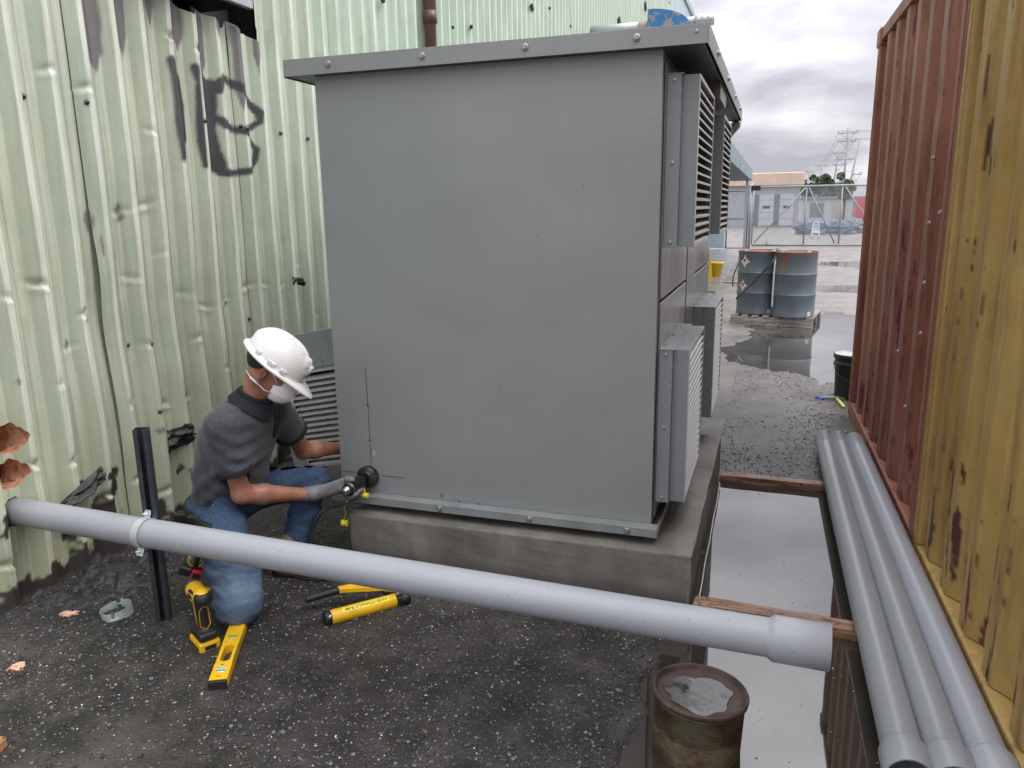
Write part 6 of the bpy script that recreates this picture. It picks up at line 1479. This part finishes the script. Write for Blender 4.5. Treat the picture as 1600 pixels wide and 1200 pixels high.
m = MB(); m.box(Lp+.0005, Lp+.045, -.028, .030, -.030, .022, .008, 2); m.lathe([(0, -.034), (.020, -.034), (.020, .034), (0, .034)], 20, 'y', (Lp+.038, 0, .006)); m.box(Lp+.02, Lp+.075, -.060, -.024, -.033, -.025, .003); m.build('pump_head', M_KT, pump)
m = MB(); m.box(Lp+.0, Lp+.040, -.012, .020, .0225, .036, .005, 2); m.build('head_block', M_STEEL, pump)
m = MB(); m.prism([(Lp+.03, .018, .02), (Lp-.04, .044, .035), (Lp*.28, .098, .046), (Lp*.28, .128, .046), (Lp*.55, .118, .046), (Lp+.03, .04, .02)], (0, 0, .016)); m.build('lever', M_YT, pump)
m = MB(); g_ = []
x0_, y0_ = Lp*.29, .113
for k in range(15): g_.append((x0_-k*.0098, y0_+k*.0022, .052-k*.0016))
m.tube(g_, [.0135 if k % 2 == 0 else .0155 for k in range(15)], 14); m.build('grip', M_KT, pump)
# label band and its lettering (reads upside down from here)
def on_cyl(name, mat, co2, faces, R_, parent):
    V = [(x, -R_*math.sin(s_/R_), R_*math.cos(s_/R_)) for x, s_ in co2]; me = bpy.data.meshes.new(name); me.from_pydata(V, [], faces); return link(name, me, mat, parent)
s0, s1, la, lb = .004, .024, .062, Lp-.034
co2, fc = [], []
for i in range(9):
    for x in (la, lb): co2.append((x, s0+(s1-s0)*i/8.))
for i in range(8): fc.append((i*2, i*2+1, i*2+3, i*2+2))
lab = on_cyl('label', pm('bright_yellow_label', (.85, .72, .02), .4), co2, fc, Rp_+.0004, pump)
cu = bpy.data.curves.new('txt', 'FONT'); cu.body = 'HAND HYDRAULIC PUMP'; cu.size = .0165; cu.align_x = 'CENTER'; cu.align_y = 'CENTER'; cu.offset = .0006; cu.resolution_u = 2
to = bpy.data.objects.new('txt', cu); COL.objects.link(to); bpy.context.view_layer.update()
tm = bpy.data.meshes.new_from_object(to.evaluated_get(bpy.context.evaluated_depsgraph_get())); bpy.data.objects.remove(to)
ws = [v_.co.x for v_ in tm.vertices]; scx = (lb-la-.012)/(max(ws)-min(ws))
for v_ in tm.vertices:
    x = (la+lb)/2-v_.co.x*scx; s_ = (s0+s1)/2+v_.co.y*1.0; v_.co = (x, -(Rp_+.0009)*math.sin(s_/Rp_), (Rp_+.0009)*math.cos(s_/Rp_))
link('lettering', tm, M_LINE, lab)
# impact driver standing on its battery
def sub(m_, dz=0): return m_
dp = gz(309, 1012); drl = empty('impact_driver', (dp.x, dp.y+.03, 0)); tag(drl, 'yellow and black cordless impact driver standing on its battery beside the knee', 'power drill')
drl.rotation_euler = (0, D2R(-4), D2R(-62))      # local +x: direction the nose points away from the viewer
def f_drlbody(P):
    d = cap(P, (-.050, 0, .212), (.030, 0, .212), .030, .031); d = smin(d, cap(P, (-.058, 0, .212), (-.050, 0, .212), .026, .030), .01); return d
drl.rotation_euler = (0, 0, D2R(150)); drl.scale = (1.08, 1.08, 1.05)
bd = sdf_obj('motor_housing', f_drlbody, (-.10, -.04, .17), (.07, .04, .25), .0035, M_YT, drl)
m = MB(); m.lathe([(0, .030), (.0315, .030), (.0325, .036), (.026, .070), (.020, .078), (0, .078)], 28, 'x', (0, 0, .212)); m.build('gear_case', pm('dark_grey_casting', (.10, .10, .10), .4, .5), drl)
m = MB(); m.lathe([(0, .076), (.011, .076), (.011, .096), (.009, .1), (0, .1)], 20, 'x', (0, 0, .212)); m.build('chuck', M_STEEL, drl)
def f_grip(P):
    d = cap(P, (-.020, 0, .195), (-.036, 0, .085), .0215, .019, (0, 1, 0), .92); d = smin(d, rbox(P, (-.030, 0, .062), (.050, .034, .016), None, .012), .02)
    sh = np.maximum(cap(P, (-.062, 0, .212), (.002, 0, .212), .0318, .0325), np.minimum(np.abs(P[..., 2]-.212)-.021, 9)); d = smin(d, np.maximum(sh, -P[..., 0]*0+P[..., 0]-.004), .008); return d
sdf_obj('grip', f_grip, (-.11, -.05, .035), (.05, .05, .26), .0035, M_KT, drl)
m = MB(); m.box(-.082, .028, -.038, .038, .004, .045, .009, 2); m.build('battery', M_YT, drl)
m = MB(); m.box(-.084, .030, -.0385, .0385, .0, .012, .003); m.box(-.070, .016, -.0395, .0395, .018, .026); m.box(-.0835, -.06, -.02, .02, .017, .032); m.build('battery_trim', M_KT, drl)
m = MB()
for s_ in (-1, 1):
    m.tube([(-.012, s_*.0215, .185), (-.026, s_*.0215, .130), (-.030, s_*.020, .09)], .0014, 5); m.tube([(-.04, s_*.0325, .226), (-.01, s_*.0325, .226), (-.01, s_*.0325, .202), (-.04, s_*.0325, .202)], .0013, 5, close=True)
m.tube([(-.0895, -.012, .218), (-.0895, .012, .218), (-.0895, .012, .206), (-.0895, -.012, .206)], .0012, 5, close=True); m.tube([(-.055, .0, .177), (-.050, .016, .16), (-.052, .018, .1), (-.06, .0, .085)], .0013, 5); m.tube([(-.055, .0, .177), (-.050, -.016, .16), (-.052, -.018, .1), (-.06, -.0, .085)], .0013, 5)
m.build('yellow_piping', M_YT, drl)
m = MB(); m.box(-.004, .010, -.008, .008, .158, .186, .004, 2); m.build('trigger', pm('grey_trigger', (.06, .06, .06), .4), drl)
# red and black tool hanging at his hip
p = wy(298, 893, 2.36); hx_ = empty('belt_tool', p); tag(hx_, 'small tool with red and black battery hanging below his belt pouch', 'power tool')
hx_.rotation_euler = (D2R(10), D2R(28), D2R(38))
m = MB(); m.box(.002, .044, -.022, .022, -.018, .020, .005, 2); m.build('battery', pm('red_plastic', (.42, .018, .028), .4), hx_); m = MB(); m.box(-.046, .0015, -.021, .021, -.017, .021, .006, 2); m.box(.010, .038, -.0235, -.0222, -.012, .012); m.build('casing', M_KT, hx_)
m = MB(); m.tube([(.01, 0, .02), (0, .01, .07), (-.01, .03, .12), (-.03, .06, .18)], .010, 8); m.build('lanyard', M_KT, hx_)
m = MB(); m.lathe([(.024, -.008), (.034, -.010), (.034, .010), (.024, .008)], 24, 'y', (.0, .012, .052)); m.build('tape_roll', pm('olive_yellow_tape', (.35, .34, .10), .6), hx_)
# spirit level
la_, lb_ = gz(339, 1068, .04), gz(380, 952, .04); dv = lb_-la_; Ll = .60
lev = empty('spirit_level', (la_.x, la_.y, 0)); tag(lev, 'yellow spirit level lying flat, its far end under the kneeling knee', 'spirit level'); lev.rotation_euler = (0, 0, math.atan2(dv.y, dv.x))
m = MB(); hwid = .031; th_ = .024
def ring(cx, hx2, hy2, n=20):
    return [(cx+(hx2-hy2)*(1 if math.cos(a) >= 0 else -1)+hy2*math.cos(a), hy2*math.sin(a)) for a in [2*math.pi*(k+.5)/n for k in range(n)]]
bm = bmesh.new(); openings = [(.185, .055, .018), (.44, .055, .018)]
xs_ = [.014]+sum([[o_[0]-o_[1]-.012, o_[0]+o_[1]+.012] for o_ in openings], [])+[Ll-.014]
def quadz(x0, x1, y0, y1, z): bm.faces.new([bm.verts.new(p_) for p_ in ((x0, y0, z), (x1, y0, z), (x1, y1, z), (x0, y1, z))])
for z in (th_*2-.0, .006):
    for a, b in ((xs_[0], xs_[1]), (xs_[2], xs_[3]), (xs_[4], xs_[5])): quadz(a, b, -hwid, hwid, z)
    for (cx, hx2, hy2) in openings:
        R1 = ring(cx, hx2, hy2); R0 = []
        X_a, X_b = cx-hx2-.012, cx+hx2+.012
        for (x, y) in R1:
            dx, dy = x-cx, y; k_ = min(((hx2+.012)/abs(dx)) if dx else 9e9, (hwid/abs(dy)) if dy else 9e9); R0.append((cx+dx*k_, dy*k_))
        # include the rectangle corners
        n = len(R1); vi = [bm.verts.new((x, y, z)) for x, y in R1]; vo = [bm.verts.new((x, y, z)) for x, y in R0]
        for k in range(n):
            l = (k+1) % n; bm.faces.new((vo[k], vo[l], vi[l], vi[k]))
            ax2, bx2 = R0[k], R0[l]
            if abs(abs(ax2[0]-cx)-(hx2+.012)) < 1e-6 and abs(abs(bx2[1])-hwid) < 1e-6 and abs(abs(bx2[0]-cx)-(hx2+.012)) > 1e-6 or (abs(abs(bx2[0]-cx)-(hx2+.012)) < 1e-6 and abs(abs(ax2[1])-hwid) < 1e-6 and abs(abs(ax2[0]-cx)-(hx2+.012)) > 1e-6):
                cxn = cx+(hx2+.012)*(1 if (ax2[0]+bx2[0])/2 > cx else -1); cyn = hwid*(1 if (ax2[1]+bx2[1])/2 > 0 else -1); bm.faces.new((vo[k], bm.verts.new((cxn, cyn, z)), vo[l]))
        if z > .01:
            vb = [bm.verts.new((x, y, .006)) for x, y in R1]
            for k in range(n): l = (k+1) % n; bm.faces.new((vi[k], vi[l], vb[l], vb[k])).material_index = 1
for y in (-hwid, hwid):
    f = bm.faces.new([bm.verts.new(p_) for p_ in ((.014, y, .006), (Ll-.014, y, .006), (Ll-.014, y, th_*2), (.014, y, th_*2))]); f.material_index = 2
bmesh.ops.remove_doubles(bm, verts=bm.verts, dist=1e-5); bmesh.ops.recalc_face_normals(bm, faces=bm.faces)
me = bpy.data.meshes.new('level_body'); bm.to_mesh(me); bm.free(); link('level_body', me, [M_YT, M_KT, pm('dark_level_edge', (.10, .085, .06), .4)], lev)
for x in (0, Ll-.0135): m = MB(); m.box(x, x+.0135, -hwid-.001, hwid+.001, .004, th_*2+.001, .004, 2); m.build('end_cap', M_KT, lev)
m = MB(); 
m = MB(); m.lathe([(0, .0012), (.0175, .0012), (.0185, 0)], 24, 'z', (.078, 0, th_*2)); st_ = m.build('vial_sticker', pm('pale_sticker', (.60, .64, .58), .4), lev)
m = MB(); m.box(.066, .074, -.016, .016, th_*2+.0013, th_*2+.0020); m.box(.082, .085, -.014, .014, th_*2+.0013, th_*2+.0020); m.build('sticker_bar', pm('green_print', (.03, .30, .10), .4), st_)
m = MB(); m.tube([(.30, -.016, th_*2-.004), (.30, .016, th_*2-.004)], .009, 12); m.build('bubble_vial', pm('green_vial', (.10, .35, .12), .15), lev)
m = MB(); m.lathe([(0, .0006), (.004, .0006)], 12, 'z', (.108, .002, th_*2)); m.lathe([(0, .0006), (.003, .0006)], 12, 'z', (.262, .018, th_*2)); m.box(.030, .042, -.004, -.002, th_*2+.0004, th_*2+.0009); m.box(.030, .042, .004, .006, th_*2+.0004, th_*2+.0009); m.build('rivet', M_KT, lev)
lev.location.z = .010; lev.scale = (1, 1, .75)
# small bits of litter on the ground
p = gz(638, 1070); lump('litter', (p.x, p.y, .010), (.014, .006, .003), 2.2, pm('orange_brown_chip', (.35, .17, .04), .6), 'tiny orange-brown chip on the gravel in the middle foreground', 'litter', sub=2)
for i, (u, v, s_, lb) in enumerate(((665, 1149, .008, 'dark red brick crumb in the foreground, right one of three'), (623, 1163, .007, 'dark red brick crumb in the foreground, middle one of three'), (608, 1177, .008, 'dark red brick crumb in the foreground, lowest and leftmost of three'))):
    p = gz(u, v); lump('brick_crumb', (p.x, p.y, .011), (s_, s_*.8, s_*.6), i+4.4, pm('red_brick_crumb_%d' % i, (.22, .06, .045), .8), lb, 'brick crumb', 'brick crumbs on the gravel', sub=2)
for o in bpy.data.objects:
    if o.name.startswith('power_line'): o['group'] = 'power lines between the poles'
